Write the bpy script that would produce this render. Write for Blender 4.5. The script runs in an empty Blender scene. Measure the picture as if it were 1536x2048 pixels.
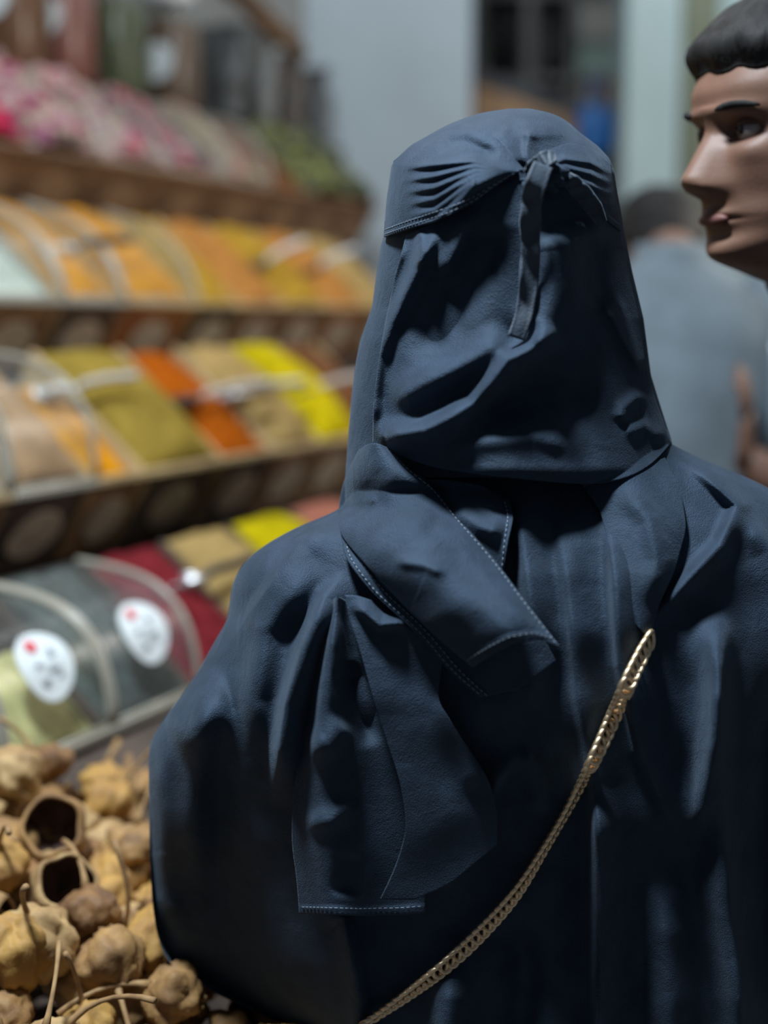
import bpy, bmesh, math, random
import numpy as np
from mathutils import Vector, Matrix, noise as mnoise

random.seed(7)
rng = np.random.default_rng(7)
scene = bpy.context.scene
COL = scene.collection

# ------------------------------------------------------------------ camera
FPX = 2800.0
PITCH = math.atan(384.0 / FPX)
CAM_H = 1.44
cam_d = bpy.data.cameras.new('camera')
cam = bpy.data.objects.new('camera', cam_d)
COL.objects.link(cam)
cam.location = (0, 0, CAM_H)
cam.rotation_euler = (math.pi / 2 - PITCH, 0, 0)
cam_d.sensor_fit = 'VERTICAL'
cam_d.sensor_height = 36.0
cam_d.sensor_width = 27.0
cam_d.lens = FPX / 2048.0 * 36.0
cam_d.clip_start = 0.05
cam_d.dof.use_dof = True
cam_d.dof.focus_distance = 1.10
cam_d.dof.aperture_fstop = 1.9
scene.camera = cam

# ------------------------------------------------------------------ light
world = bpy.data.worlds.new('world')
scene.world = world
world.use_nodes = True
bg = world.node_tree.nodes['Background']
bg.inputs[0].default_value = (0.62, 0.78, 1.0, 1)
bg.inputs[1].default_value = 0.10

def area_light(name, loc, target, size, power, color):
    l = bpy.data.lights.new(name, 'AREA')
    l.energy = power; l.color = color; l.shape = 'RECTANGLE'
    l.size = size[0]; l.size_y = size[1]
    o = bpy.data.objects.new(name, l); COL.objects.link(o)
    o.location = loc
    o.rotation_euler = (Vector(target) - Vector(loc)).to_track_quat('-Z', 'Y').to_euler()
    return o
area_light('aisle_lamp', (-0.48, 0.60, 3.3), (0.05, 1.1, 1.2), (0.3, 0.3), 120, (0.80, 0.91, 1.0))
area_light('stall_lamp_a', (-0.35, 2.2, 3.3), (-1.2, 2.2, 1.3), (1.0, 0.35), 14, (1.0, 0.93, 0.82))
area_light('stall_lamp_b', (0.35, 4.0, 3.3), (-0.4, 4.2, 1.5), (1.0, 0.35), 11, (0.92, 0.97, 1.0))
area_light('stall_front_fill', (1.9, 3.1, 2.3), (-0.7, 2.5, 1.1), (0.9, 0.4), 34, (1.0, 0.93, 0.84))  # added fill for the stall fronts, standing in for light from across the aisle
area_light('far_end_fill', (1.6, 4.6, 3.6), (1.3, 5.8, 1.6), (1.2, 0.6), 22, (0.88, 0.97, 1.0))  # added fill that brightens the far end, not a lamp of the market

scene.view_settings.view_transform = 'Standard'
scene.view_settings.look = 'None'
scene.view_settings.gamma = 1.0
scene.view_settings.use_curve_mapping = False
scene.view_settings.exposure = -0.12
scene.cycles.transparent_max_bounces = 24

# ------------------------------------------------------------------ pixel geometry
FWD = np.array([0, math.cos(PITCH), -math.sin(PITCH)])
UPV = np.array([0, math.sin(PITCH), math.cos(PITCH)])
def ray(px, py):
    cx = (np.asarray(px, float) - 768.0) / FPX
    cy = (1024.0 - np.asarray(py, float)) / FPX
    return (FWD + cx[..., None] * np.array([1.0, 0, 0]) + cy[..., None] * UPV)
def at_y(px, py, Y):
    """point on the pixel's ray at world depth Y"""
    d = ray(px, py)
    t = np.asarray(Y, float) / d[..., 1]
    return d * t[..., None] + np.array([0, 0, CAM_H])
def P3(px, py, Y):
    return Vector(at_y(np.array(px), np.array(py), np.array(Y)))

# the spice stall: its rows run along DV, their depth is measured along NV
ANG = math.radians(25)
DV = np.array([math.sin(ANG), math.cos(ANG), 0])
NV = np.array([-math.cos(ANG), math.sin(ANG), 0])
def SP(s, p, h):
    return Vector((NV[0] * p + DV[0] * s, NV[1] * p + DV[1] * s, h))
def s_at(px, p, h):
    """run position s where pixel column px meets the line (p, h)"""
    lo, hi = 0.0, 12.0
    for _ in range(50):
        m = (lo + hi) / 2
        q = NV * p + DV * m + np.array([0, 0, h - CAM_H])
        zz = q @ FWD
        x = 768 + FPX * q[0] / max(zz, 1e-3) if zz > 0.05 else -1e6
        if x < px: lo = m
        else: hi = m
    return (lo + hi) / 2

# ------------------------------------------------------------------ materials
def mat(name, color, rough=0.7, var=0.0, scale=20.0, bump=0.0, bscale=None, metal=0.0, sheen=0.0,
        color2=None, spec=0.5, detail=4.0, stretch=None, sss=0.0, spec_tint=None):
    m = bpy.data.materials.new(name); m.use_nodes = True
    nt = m.node_tree; b = nt.nodes['Principled BSDF']
    b.inputs['Base Color'].default_value = (*color, 1)
    b.inputs['Roughness'].default_value = rough
    b.inputs['Metallic'].default_value = metal
    b.inputs['Specular IOR Level'].default_value = spec
    if sheen:
        b.inputs['Sheen Weight'].default_value = sheen
        b.inputs['Sheen Roughness'].default_value = 0.45
        b.inputs['Sheen Tint'].default_value = (0.62, 0.8, 1.0, 1)
    if spec_tint: b.inputs['Specular Tint'].default_value = (*spec_tint, 1)
    if sss:
        b.inputs['Subsurface Weight'].default_value = sss
        b.inputs['Subsurface Radius'].default_value = (0.01, 0.004, 0.002)
    tc = nt.nodes.new('ShaderNodeTexCoord')
    src = tc.outputs['Object']
    if stretch:
        mp = nt.nodes.new('ShaderNodeMapping'); mp.inputs['Scale'].default_value = stretch
        nt.links.new(src, mp.inputs['Vector']); src = mp.outputs['Vector']
    if var or color2:
        n = nt.nodes.new('ShaderNodeTexNoise'); n.inputs['Scale'].default_value = scale
        n.inputs['Detail'].default_value = detail
        nt.links.new(src, n.inputs['Vector'])
        r = nt.nodes.new('ShaderNodeValToRGB')
        c2 = color2 if color2 else tuple(min(1, c * (1 + var)) for c in color)
        c1 = color if color2 else tuple(c * (1 - var) for c in color)
        r.color_ramp.elements[0].position = 0.35; r.color_ramp.elements[1].position = 0.65
        r.color_ramp.elements[0].color = (*c1, 1); r.color_ramp.elements[1].color = (*c2, 1)
        nt.links.new(n.outputs['Fac'], r.inputs['Fac'])
        nt.links.new(r.outputs['Color'], b.inputs['Base Color'])
    if bump:
        n2 = nt.nodes.new('ShaderNodeTexNoise'); n2.inputs['Scale'].default_value = bscale or scale * 4
        n2.inputs['Detail'].default_value = 3.0
        nt.links.new(src, n2.inputs['Vector'])
        bp = nt.nodes.new('ShaderNodeBump'); bp.inputs['Strength'].default_value = bump
        bp.inputs['Distance'].default_value = 0.002
        nt.links.new(n2.outputs['Fac'], bp.inputs['Height'])
        nt.links.new(bp.outputs['Normal'], b.inputs['Normal'])
    return m

def clear_mat(name, tint=(0.93, 0.96, 0.95), haze=0.10, ior=1.22):
    m = bpy.data.materials.new(name); m.use_nodes = True
    nt = m.node_tree; nt.nodes.clear()
    out = nt.nodes.new('ShaderNodeOutputMaterial')
    tr = nt.nodes.new('ShaderNodeBsdfTransparent'); tr.inputs[0].default_value = (*tint, 1)
    df = nt.nodes.new('ShaderNodeBsdfDiffuse'); df.inputs[0].default_value = (0.75, 0.8, 0.8, 1)
    gl = nt.nodes.new('ShaderNodeBsdfGlossy'); gl.inputs['Roughness'].default_value = 0.28
    lw = nt.nodes.new('ShaderNodeLayerWeight'); lw.inputs['Blend'].default_value = 0.5
    pw = nt.nodes.new('ShaderNodeMath'); pw.operation = 'POWER'; pw.inputs[1].default_value = 3.5
    fr = nt.nodes.new('ShaderNodeMath'); fr.operation = 'MULTIPLY_ADD'; fr.inputs[1].default_value = 1.6 * (ior - 1); fr.inputs[2].default_value = .15 * (ior - 1)
    nt.links.new(lw.outputs['Facing'], pw.inputs[0]); nt.links.new(pw.outputs[0], fr.inputs[0])
    m1 = nt.nodes.new('ShaderNodeMixShader'); m1.inputs[0].default_value = haze
    m2 = nt.nodes.new('ShaderNodeMixShader')
    nt.links.new(tr.outputs[0], m1.inputs[1]); nt.links.new(df.outputs[0], m1.inputs[2])
    nt.links.new(fr.outputs[0], m2.inputs[0]); nt.links.new(m1.outputs[0], m2.inputs[1]); nt.links.new(gl.outputs[0], m2.inputs[2])
    nt.links.new(m2.outputs[0], out.inputs[0])
    return m

def crumple(m, scale, dist, strength):
    nt = m.node_tree; b = nt.nodes['Principled BSDF']; old = b.inputs['Normal'].links[0].from_socket
    tc = nt.nodes.new('ShaderNodeTexCoord'); n = nt.nodes.new('ShaderNodeTexNoise'); n.inputs['Scale'].default_value = scale; n.inputs['Detail'].default_value = 5
    n.inputs['Distortion'].default_value = .6
    bp = nt.nodes.new('ShaderNodeBump'); bp.inputs['Strength'].default_value = strength; bp.inputs['Distance'].default_value = dist
    nt.links.new(tc.outputs['Object'], n.inputs['Vector']); nt.links.new(n.outputs['Fac'], bp.inputs['Height']); nt.links.new(old, bp.inputs['Normal']); nt.links.new(bp.outputs['Normal'], b.inputs['Normal'])
    return m
CLOTH = mat('navy_black_crepe', (0.017, 0.026, 0.044), 0.70, var=0.22, scale=45, bump=0.5, bscale=900, sheen=0.12, spec=0.6, spec_tint=(.55, .78, 1.0))
crumple(CLOTH, 42, .006, .32)
CLOTH_TIE = mat('navy_tie_crepe', (0.036, 0.052, 0.074), 0.64, var=0.15, scale=60, bump=0.3, bscale=600, sheen=0.12, spec=0.5)
THREAD = mat('grey_thread', (0.20, 0.25, 0.31), 0.7)
GOLD = mat('brushed_pale_gold', (0.90, 0.68, 0.44), 0.48, metal=1.0, var=0.12, scale=200)
WOOD = mat('brown_stall_wood', (0.19, 0.098, 0.047), 0.6, var=0.4, scale=9, bump=0.2, stretch=(1, 1, 8))
WOOD_L = mat('pale_lip_wood', (0.42, 0.30, 0.15), 0.55, var=0.2, scale=12)
WOOD_D = mat('dark_stall_wood', (0.06, 0.04, 0.03), 0.6, var=0.3, scale=9)
WOOD_S = mat('tan_strip_wood', (0.24, 0.15, 0.07), 0.6, var=0.25, scale=12)
WOOD_O = mat('orange_brown_wood', (0.24, 0.085, 0.025), 0.6, var=0.3, scale=9)
ACRYL = clear_mat('clear_acrylic', haze=0.03, ior=1.15)
RIM = mat('milky_acrylic_edge', (0.30, 0.28, 0.23), 0.3, spec=0.6)
CARD = mat('tan_label_card', (0.42, 0.34, 0.25), 0.7, var=0.15, scale=30)
CARD_W = mat('white_sticker_paper', (0.66, 0.72, 0.74), 0.6)
RED_INK = mat('red_ink', (0.62, 0.05, 0.07), 0.6)
GREY_INK = mat('grey_ink', (0.20, 0.22, 0.26), 0.6)

# ------------------------------------------------------------------ object helpers
def tag(o, label=None, cat=None, group=None, kind=None):
    if label: o['label'] = label
    if cat: o['category'] = cat
    if group: o['group'] = group
    if kind: o['kind'] = kind
    return o
def empty(name, loc=(0, 0, 0), rot=(0, 0, 0)):
    o = bpy.data.objects.new(name, None); COL.objects.link(o)
    o.location = loc; o.rotation_euler = rot; o.empty_display_size = 0.05
    return o
def link(name, me, parent=None, material=None):
    o = bpy.data.objects.new(name, me); COL.objects.link(o)
    if material is not None:
        for mm in (material if isinstance(material, (list, tuple)) else [material]):
            me.materials.append(mm)
    if parent is not None:
        o.parent = parent
        o.matrix_parent_inverse = world_matrix(parent).inverted()
    return o
def world_matrix(o):
    m = Matrix.LocRotScale(o.location, o.rotation_euler, o.scale)
    if o.parent is not None:
        m = world_matrix(o.parent) @ o.matrix_parent_inverse @ m
    return m
def mesh_obj(name, verts, faces, material, parent=None, smooth=True, midx=None):
    me = bpy.data.meshes.new(name)
    me.from_pydata([tuple(map(float, v)) for v in verts], [], faces)
    if smooth:
        me.polygons.foreach_set('use_smooth', [True] * len(me.polygons))
    o = link(name, me, parent, material)
    if midx is not None:
        me.polygons.foreach_set('material_index', midx)
    me.update()
    return o
def grid_faces(nv, nu, wrap=False):
    F = []
    for j in range(nv - 1):
        for i in range(nu if wrap else nu - 1):
            i2 = (i + 1) % nu
            F.append((j * nu + i, j * nu + i2, (j + 1) * nu + i2, (j + 1) * nu + i))
    return F
def bm_obj(name, bm, material, parent=None, smooth=False):
    me = bpy.data.meshes.new(name); bm.to_mesh(me); bm.free()
    if smooth: me.polygons.foreach_set('use_smooth', [True] * len(me.polygons))
    return link(name, me, parent, material)
def hexa(name, c, material, parent=None, bevel=0.0):
    """box from 8 corners: bottom ring 4, top ring 4"""
    bm = bmesh.new(); v = [bm.verts.new(p) for p in c]
    for f in ((3, 2, 1, 0), (4, 5, 6, 7), (0, 1, 5, 4), (1, 2, 6, 5), (2, 3, 7, 6), (3, 0, 4, 7)):
        bm.faces.new([v[i] for i in f])
    if bevel: bmesh.ops.bevel(bm, geom=list(bm.edges), offset=bevel, segments=2, affect='EDGES', profile=0.5)
    bmesh.ops.recalc_face_normals(bm, faces=bm.faces)
    return bm_obj(name, bm, material, parent)
def box(name, lo, hi, material, parent=None, bevel=0.0):
    (a, b, c), (d, e, f) = lo, hi
    return hexa(name, [(a, b, c), (d, b, c), (d, e, c), (a, e, c), (a, b, f), (d, b, f), (d, e, f), (a, e, f)], material, parent, bevel)
def tube_data(pts, radii, n=8, cap=True):
    pts = [Vector(p) for p in pts]; V = []; F = []
    prev = None
    for i, p in enumerate(pts):
        t = (pts[min(i + 1, len(pts) - 1)] - pts[max(i - 1, 0)]).normalized()
        if prev is None:
            a = t.orthogonal().normalized()
        else:
            a = (prev - t * prev.dot(t)).normalized()
        prev = a; b = t.cross(a)
        r = radii[i] if hasattr(radii, '__len__') else radii
        for k in range(n):
            an = 2 * math.pi * k / n
            V.append(p + (a * math.cos(an) + b * math.sin(an)) * r)
    F += grid_faces(len(pts), n, True)
    if cap:
        F.append(tuple(reversed(range(n)))); F.append(tuple(range((len(pts) - 1) * n, len(pts) * n)))
    return V, F
def tube(name, pts, radii, material, parent=None, n=8):
    V, F = tube_data(pts, radii, n)
    return mesh_obj(name, V, F, material, parent)
def lathe_data(prof, n=24, squash=None):
    V = []; F = []
    for r, z in prof:
        for k in range(n):
            a = 2 * math.pi * k / n
            x, y = math.cos(a), math.sin(a)
            if squash:   # superellipse cross-section
                q = (abs(x) ** squash + abs(y) ** squash) ** (-1 / squash); x *= q; y *= q
            V.append((r * x, r * y, z))
    F = grid_faces(len(prof), n, True)
    F.append(tuple(reversed(range(n)))); F.append(tuple(range((len(prof) - 1) * n, len(prof) * n)))
    return V, F
def join_data(parts):
    V = []; F = []; MI = []
    for k, (v, f) in enumerate(parts):
        o = len(V); V += list(v); F += [tuple(i + o for i in q) for q in f]; MI += [k] * len(f)
    return V, F, MI
def sstep(a, b, x):
    t = np.clip((np.asarray(x, float) - a) / (b - a), 0, 1); return t * t * (3 - 2 * t)

# ------------------------------------------------------------------ setting
FLOOR = mat('grey_paving', (0.16, 0.15, 0.14), 0.7, var=0.2, scale=3)
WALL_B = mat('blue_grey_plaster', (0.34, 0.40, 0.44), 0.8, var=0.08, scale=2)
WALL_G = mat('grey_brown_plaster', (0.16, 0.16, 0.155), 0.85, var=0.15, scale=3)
PALE = mat('pale_green_grey_paint', (0.42, 0.52, 0.52), 0.6, var=0.06, scale=2)
OLIVE = mat('olive_painted_frame', (0.17, 0.18, 0.12), 0.6, var=0.1, scale=4)
tag(box('floor', (-5, -2, -0.06), (5, 9, 0.0), FLOOR), 'grey paved market floor under the stall', 'floor', kind='structure')

def wall_slab(name, x0, x1, Y, th, material, label, z1=3.6):
    o = box(name, (x0, Y, 0), (x1, Y + th, z1), material)
    return tag(o, label, 'wall', kind='structure')
XA = lambda px, Y: (px - 768) / FPX * Y * 1.0
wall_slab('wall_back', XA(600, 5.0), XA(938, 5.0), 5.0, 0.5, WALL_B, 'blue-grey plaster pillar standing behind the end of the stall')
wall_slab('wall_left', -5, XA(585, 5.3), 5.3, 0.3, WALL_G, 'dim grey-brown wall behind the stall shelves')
wall_slab('wall_right', XA(930, 7.2), 5, 7.2, 0.2, mat('far_grey_plaster', (0.20, 0.195, 0.18), 0.8, var=0.15, scale=2), 'grey plaster wall at the far end of the aisle')  # far wall has a darker grey base than the pillar
def upright(name, px0, px1, Y, th, material, label):
    return wall_slab(name, XA(px0, Y), XA(px1, Y), Y, th, material, label)
upright('trim_1', 1238, 1342, 5.2, 0.25, PALE, 'pale blue-green painted door post at the far end')
upright('trim_2', 1346, 1412, 5.25, 0.2, OLIVE, 'olive painted door frame beside the pale post')

# ------------------------------------------------------------------ spice stall
TIERS = {4: (1.07, 0.905), 3: (1.364, 1.176), 2: (1.65, 1.468), 1: (1.96, 1.792)}
SLOPE = (0.285, 0.232)        # inward, up: run of the spice bed
PANEL = (0.086, -0.128)       # inward, down: canted front board
RUN = {1.07: .74, 1.364: .87, 1.65: .86, 1.96: .92}
def slp(P): return (SLOPE[0] * RUN[P], SLOPE[1] * RUN[P])
def slope_pt(s, P, h, t, lift=0.0):
    SLOPE = slp(P)
    L = math.hypot(*SLOPE)
    return SP(s, P + SLOPE[0] * t - lift * SLOPE[1] / L, h + SLOPE[1] * t + lift * SLOPE[0] / L)
def panel_pt(s, P, h, t, out=0.0):
    L = math.hypot(*PANEL)
    return SP(s, P + PANEL[0] * t + out * PANEL[1] / L, h + PANEL[1] * t - out * PANEL[0] / L)

def oval_plate(name, fn, ru, rv, material, parent, n=28, th=0.003):
    """thin oval plate; fn(u, v, lift) gives the point on the carrying surface"""
    V = []; F = []
    for lift in (0.0005, th):
        for k in range(n):
            a = 2 * math.pi * k / n
            V.append(fn(ru * math.cos(a), rv * math.sin(a), lift))
    V.append(fn(0, 0, th)); V.append(fn(0, 0, 0.0005))
    for k in range(n):
        k2 = (k + 1) % n
        F.append((k, k2, n + k2, n + k)); F.append((n + k, n + k2, 2 * n)); F.append((k2, k, 2 * n + 1))
    return mesh_obj(name, V, F, material, parent, smooth=False)

def spice_bin(tier, px0, px1, label, card=CARD, wood=WOOD, lip=WOOD_L, lid=False, sticker=False, bulge=0.07, strip_m=None):
    strip_m = strip_m or WOOD_S
    P, h = TIERS[tier]
    s0, s1 = s_at(px0, P, h), s_at(px1, P, h)
    sm = (s0 + s1) / 2
    g = 0.0015
    SLOPE = slp(P)
    root = empty('spice_bin', SP(sm, P + 0.12, h - 0.1))
    tag(root, label, 'bin', 'spice bins of the stall')
    a, b = s0 + g, s1 - g
    fp = hexa('front_panel', [panel_pt(a, P, h, 1, 0), panel_pt(b, P, h, 1, 0), panel_pt(b, P, h, 1, -.012), panel_pt(a, P, h, 1, -.012),
                         panel_pt(a, P, h, 0, 0), panel_pt(b, P, h, 0, 0), panel_pt(b, P, h, 0, -.012), panel_pt(a, P, h, 0, -.012)], wood, root, 0.0015)
    hexa('lip', [SP(a, P - .008, h), SP(b, P - .008, h), SP(b, P + .014, h), SP(a, P + .014, h),
                 SP(a, P - .008, h + .012), SP(b, P - .008, h + .012), SP(b, P + .014, h + .012), SP(a, P + .014, h + .012)], lip, root, 0.002)
    for q in (a, b - .006):
        hexa('divider', [panel_pt(q, P, h, .95, -.013), panel_pt(q + .006, P, h, .95, -.013),
                         SP(q + .006, P + SLOPE[0] + .06, h + .07), SP(q, P + SLOPE[0] + .06, h + .07),
                         SP(q, P + .016, h + .012), SP(q + .006, P + .016, h + .012),
                         slope_pt(q + .006, P, h, 1.0, .012), slope_pt(q, P, h, 1.0, .012)], lip if tier in (2, 3) else wood, root)
    hexa('base_board', [panel_pt(a, P, h, 1.08, -.012), panel_pt(b, P, h, 1.08, -.012), SP(b, P + SLOPE[0] + .06, h + .055), SP(a, P + SLOPE[0] + .06, h + .055),
                        panel_pt(a, P, h, .96, -.014), panel_pt(b, P, h, .96, -.014), SP(b, P + SLOPE[0] + .06, h + .068), SP(a, P + SLOPE[0] + .06, h + .068)], wood, root)
    if tier in (2, 3):
        e0, e1 = b - .022, b
        hexa('edge_strip', [panel_pt(e0, P, h, .97, .0005), panel_pt(e1, P, h, .97, .0005), panel_pt(e1, P, h, .97, .004), panel_pt(e0, P, h, .97, .004),
                            panel_pt(e0, P, h, .07, .0005), panel_pt(e1, P, h, .07, .0005), panel_pt(e1, P, h, .07, .004), panel_pt(e0, P, h, .07, .004)], strip_m, root)
    wv = (b - a) * 0.34
    L = math.hypot(*PANEL)
    oval_plate('label_card', lambda u, v, l: panel_pt(sm + u, P, h, .52 + v / L, l), min(wv, .062), .046, card, fp)
    if lid:
        na = 22; V = []; F = []
        def prof(t, off=0.0):
            x = SLOPE[0] * 0.98 * t; y = 0.014 + (SLOPE[1] * 0.98) * t
            bl = (bulge + off) * math.sin(math.pi * min(max(t, 0), 1) ** 0.85)
            L2 = math.hypot(*SLOPE)
            return (x - bl * SLOPE[1] / L2, y + bl * SLOPE[0] / L2)
        aa, bb = a + .004, b - .004
        sheets = []
        V = []
        for k in range(na + 1):
            x, y = prof(k / na); V += [SP(aa, P + x, h + y), SP(bb, P + x, h + y)]
        F = grid_faces(na + 1, 2)
        cl = mesh_obj('clear_lid', V, F, ACRYL, root)
        for q in (aa, bb):
            V = []; F = []
            for k in range(na + 1):
                x, y = prof(k / na); V += [SP(q, P + x, h + y), SP(q, P + SLOPE[0] * .98 * k / na, h + .014 + SLOPE[1] * .98 * k / na)]
            w = mesh_obj('lid_side', V, grid_faces(na + 1, 2), ACRYL, root)
            tube('lid_rim', [SP(q, P + prof(k / na)[0], h + prof(k / na)[1]) for k in range(na + 1)], 0.0052, RIM, root, 6)
        tube('lid_rim', [SP(aa, P + prof(0)[0], h + prof(0)[1]), SP(bb, P + prof(0)[0], h + prof(0)[1])], 0.004, RIM, root, 6)
        if sticker:
            L2 = math.hypot(*SLOPE)
            def lid_pt(u, v, l, t0=0.30):
                x, y = prof(t0 + v / (L2 * 1.15), l + .003); return SP(sm + u, P + x, h + y)
            st = oval_plate('sticker', lambda u, v, l: lid_pt(u, v, l), .048, .050, CARD_W, root)
            oval_plate('printed_mark', lambda u, v, l: lid_pt(u - .012, v + .028, l + .003), .010, .010, RED_INK, st, 14, .001)
            for (uu, vv, ru, rv) in ((.014, .010, .006, .008), (-.016, -.002, .007, .004), (.010, -.012, .012, .003), (-.012, -.026, .009, .004), (.018, -.022, .005, .003)):
                oval_plate('printed_mark', lambda u, v, l: lid_pt(u + uu, v + vv, l + .003), ru, rv, GREY_INK, st, 10, .001)
    return root

def spice_bed(name, tier, px0, px1, material, label, cat='spice', mound=0.03, rough=0.006, t1=1.0, low=0.0, shift=0.0):
    """heap of loose spice lying in a bin, closed underneath"""
    P, h = TIERS[tier]
    s0, s1 = s_at(px0, P, h) + .009, s_at(px1, P, h) - .009
    nu, nv = 22, 30; V = []; sd = random.random() * 50
    top = []
    for j in range(nv):
        t = .058 + (t1 - .058) * j / (nv - 1)
        for i in range(nu):
            u = i / (nu - 1)
            e = math.sin(math.pi * u) ** 0.6
            f = math.sin(math.pi * min(1, (j + .6) / nv)) ** .5
            s = s0 + (s1 - s0) * u
            nz = mnoise.noise((s * 22 + sd, t * 7, sd)) * rough * 1.6 + mnoise.noise((s * 70, t * 24, sd)) * rough * .6
            top.append(slope_pt(s, P, h, t, -low + mound * e * f + nz * e))
    V = list(top)
    bot = []
    for j in range(nv):
        t = .058 + (t1 - .058) * j / (nv - 1)
        for i in range(nu):
            s = s0 + (s1 - s0) * i / (nu - 1)
            bot.append(slope_pt(s, P, h, t, -.035 - low))
    V += bot
    F = grid_faces(nv, nu)
    n = nv * nu
    F += [tuple(n + i for i in reversed(q)) for q in grid_faces(nv, nu)]
    for i in range(nu - 1):
        F.append((i + 1, i, n + i, n + i + 1)); k = (nv - 1) * nu + i; F.append((k, k + 1, n + k + 1, n + k))
    for j in range(nv - 1):
        k = j * nu; F.append((k, k + nu, n + k + nu, n + k)); k = j * nu + nu - 1; F.append((k + nu, k, n + k, n + k + nu))
    return tag(mesh_obj(name, V, F, material), label, cat, kind='stuff')

def flower_bed(name, tier, px0, px1, mats, weights, label, cat, size=0.011, count=300, mound=0.03, longf=1.0):
    P, h = TIERS[tier]
    s0, s1 = s_at(px0, P, h) + .014, s_at(px1, P, h) - .014
    V = []; F = []; MI = []
    bm = bmesh.new(); bmesh.ops.create_icosphere(bm, subdivisions=1, radius=1.0)
    bv = [v.co.copy() for v in bm.verts]; bf = [tuple(v.index for v in f.verts) for f in bm.faces]; bm.free()
    nu, nv = 8, 10
    for j in range(nv):      # bed under the pieces
        for i in range(nu):
            u = i / (nu - 1); V.append(slope_pt(s0 - .004 + (s1 - s0 + .008) * u, P, h, .06 + .94 * j / (nv - 1), mound * math.sin(math.pi * u) ** .6 * .8 - .008))
    F += grid_faces(nv, nu); MI += [0] * len(F)
    for k in range(count):
        u = random.random(); t = .07 + .9 * random.random()
        e = math.sin(math.pi * u) ** .6
        c = slope_pt(s0 + (s1 - s0) * u, P, h, t, mound * e + random.uniform(-.006, .006))
        r = size * random.uniform(.7, 1.3)
        R = Matrix.Rotation(random.random() * 6.3, 3, Vector((random.gauss(0, 1), random.gauss(0, 1), random.gauss(0, 1))).normalized())
        sc = (1, .75, longf * random.uniform(.9, 1.3))
        o = len(V)
        for v in bv:
            q = Vector((v.x * sc[0], v.y * sc[1], v.z * sc[2])) * r * random.uniform(.85, 1.12); V.append(c + R @ q)
        m = random.choices(range(len(mats)), weights)[0]
        F += [tuple(i + o for i in f) for f in bf]; MI += [m] * len(bf)
    return tag(mesh_obj(name, V, F, mats, smooth=False, midx=MI), label, cat, kind='stuff')

def powder(name, c, var=0.18, bump=0.5):
    return mat(name, tuple(q ** 1.28 * 1.02 for q in c), 0.95, var=var, scale=26, bump=bump, bscale=220, spec=0.05)
PW = dict(
    white=powder('white_powder', (0.50, 0.54, 0.50), .06),
    amber=powder('amber_powder', (0.60, 0.30, 0.018)),
    orange=powder('orange_powder', (0.50, 0.17, 0.012)),
    burnt=powder('burnt_orange_powder', (0.42, 0.13, 0.012)),
    curry=powder('curry_powder', (0.44, 0.29, 0.055)),
    olive=powder('olive_yellow_powder', (0.33, 0.25, 0.065)),
    yellow=powder('bright_yellow_powder', (0.52, 0.43, 0.012)),
    tan=powder('tan_powder', (0.42, 0.31, 0.145)),
    beige=powder('pinkish_beige_powder', (0.42, 0.28, 0.17)),
    cream=powder('cream_powder', (0.50, 0.46, 0.25)),
    slate=mat('dark_slate_tea', (0.045, 0.055, 0.052), 0.8, var=.5, scale=90, bump=.9, bscale=160),
    maroon=powder('maroon_powder', (0.22, 0.035, 0.045)),
    pink=powder('salmon_pink_powder', (0.42, 0.19, 0.14)),
    paprika=powder('red_brown_powder', (0.20, 0.055, 0.02)),
    ochre=powder('ochre_powder', (0.46, 0.24, 0.08)),
    brown=powder('brown_powder', (0.20, 0.10, 0.05)),
)
T4 = [-215, 10, 225, 400, 545, 665, 770, 865]
T3 = [-170, 20, 195, 300, 455, 560, 650, 735, 810]
T2 = [-160, -30, 130, 250, 400, 490, 580, 665, 740, 810]
T1 = [-60, 70, 200, 335, 450, 545, 625, 695, 755]
WD4 = WOOD_D
for k, (lab, kw) in enumerate([
    ('lidded bin of cream powder at the left edge of the lowest tier', dict(lid=True)),
    ('lidded bin with a red-marked white sticker over cream powder, just above the dried pods', dict(lid=True, sticker=True)),
    ('lidded bin with a white sticker over dark tea, beside the maroon powder', dict(lid=True, sticker=True)),
    ('open bin of maroon powder on the lowest tier', {}),
    ('open bin of pale tan powder just left of the veiled shoulder', {}),
    ('open bin of bright yellow powder low beside the veiled shoulder', {}),
    ('open bin of salmon pink powder on the lowest tier, behind the veiled shoulder', {})]):
    spice_bin(4, T4[k], T4[k + 1], lab, wood=WD4, lip=WD4 if k > 2 else RIM, **kw)
for k, (lab, kw) in enumerate([
    ('lidded bin at the far left of the third tier, mostly out of view', dict(lid=True)),
    ('bin with curved clear lid over pinkish beige powder at left', dict(lid=True, card=CARD, lip=RIM, bulge=.085)),
    ('narrow open bin of orange powder beside the beige lidded bin', {}),
    ('wide open bin of olive yellow powder in the third tier', {}),
    ('open bin of burnt orange powder in the third tier', {}),
    ('open bin of tan powder between burnt orange and bright yellow', {}),
    ('open bin of bright yellow powder in the third tier behind the veil', {}),
    ('bin of brown powder in the third tier, farthest along the row', {})]):
    spice_bin(3, T3[k], T3[k + 1], lab, **{'wood': [WOOD, WOOD_D, WOOD, WOOD_D, WOOD_D, WOOD, WOOD, WOOD][k], **kw})
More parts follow.
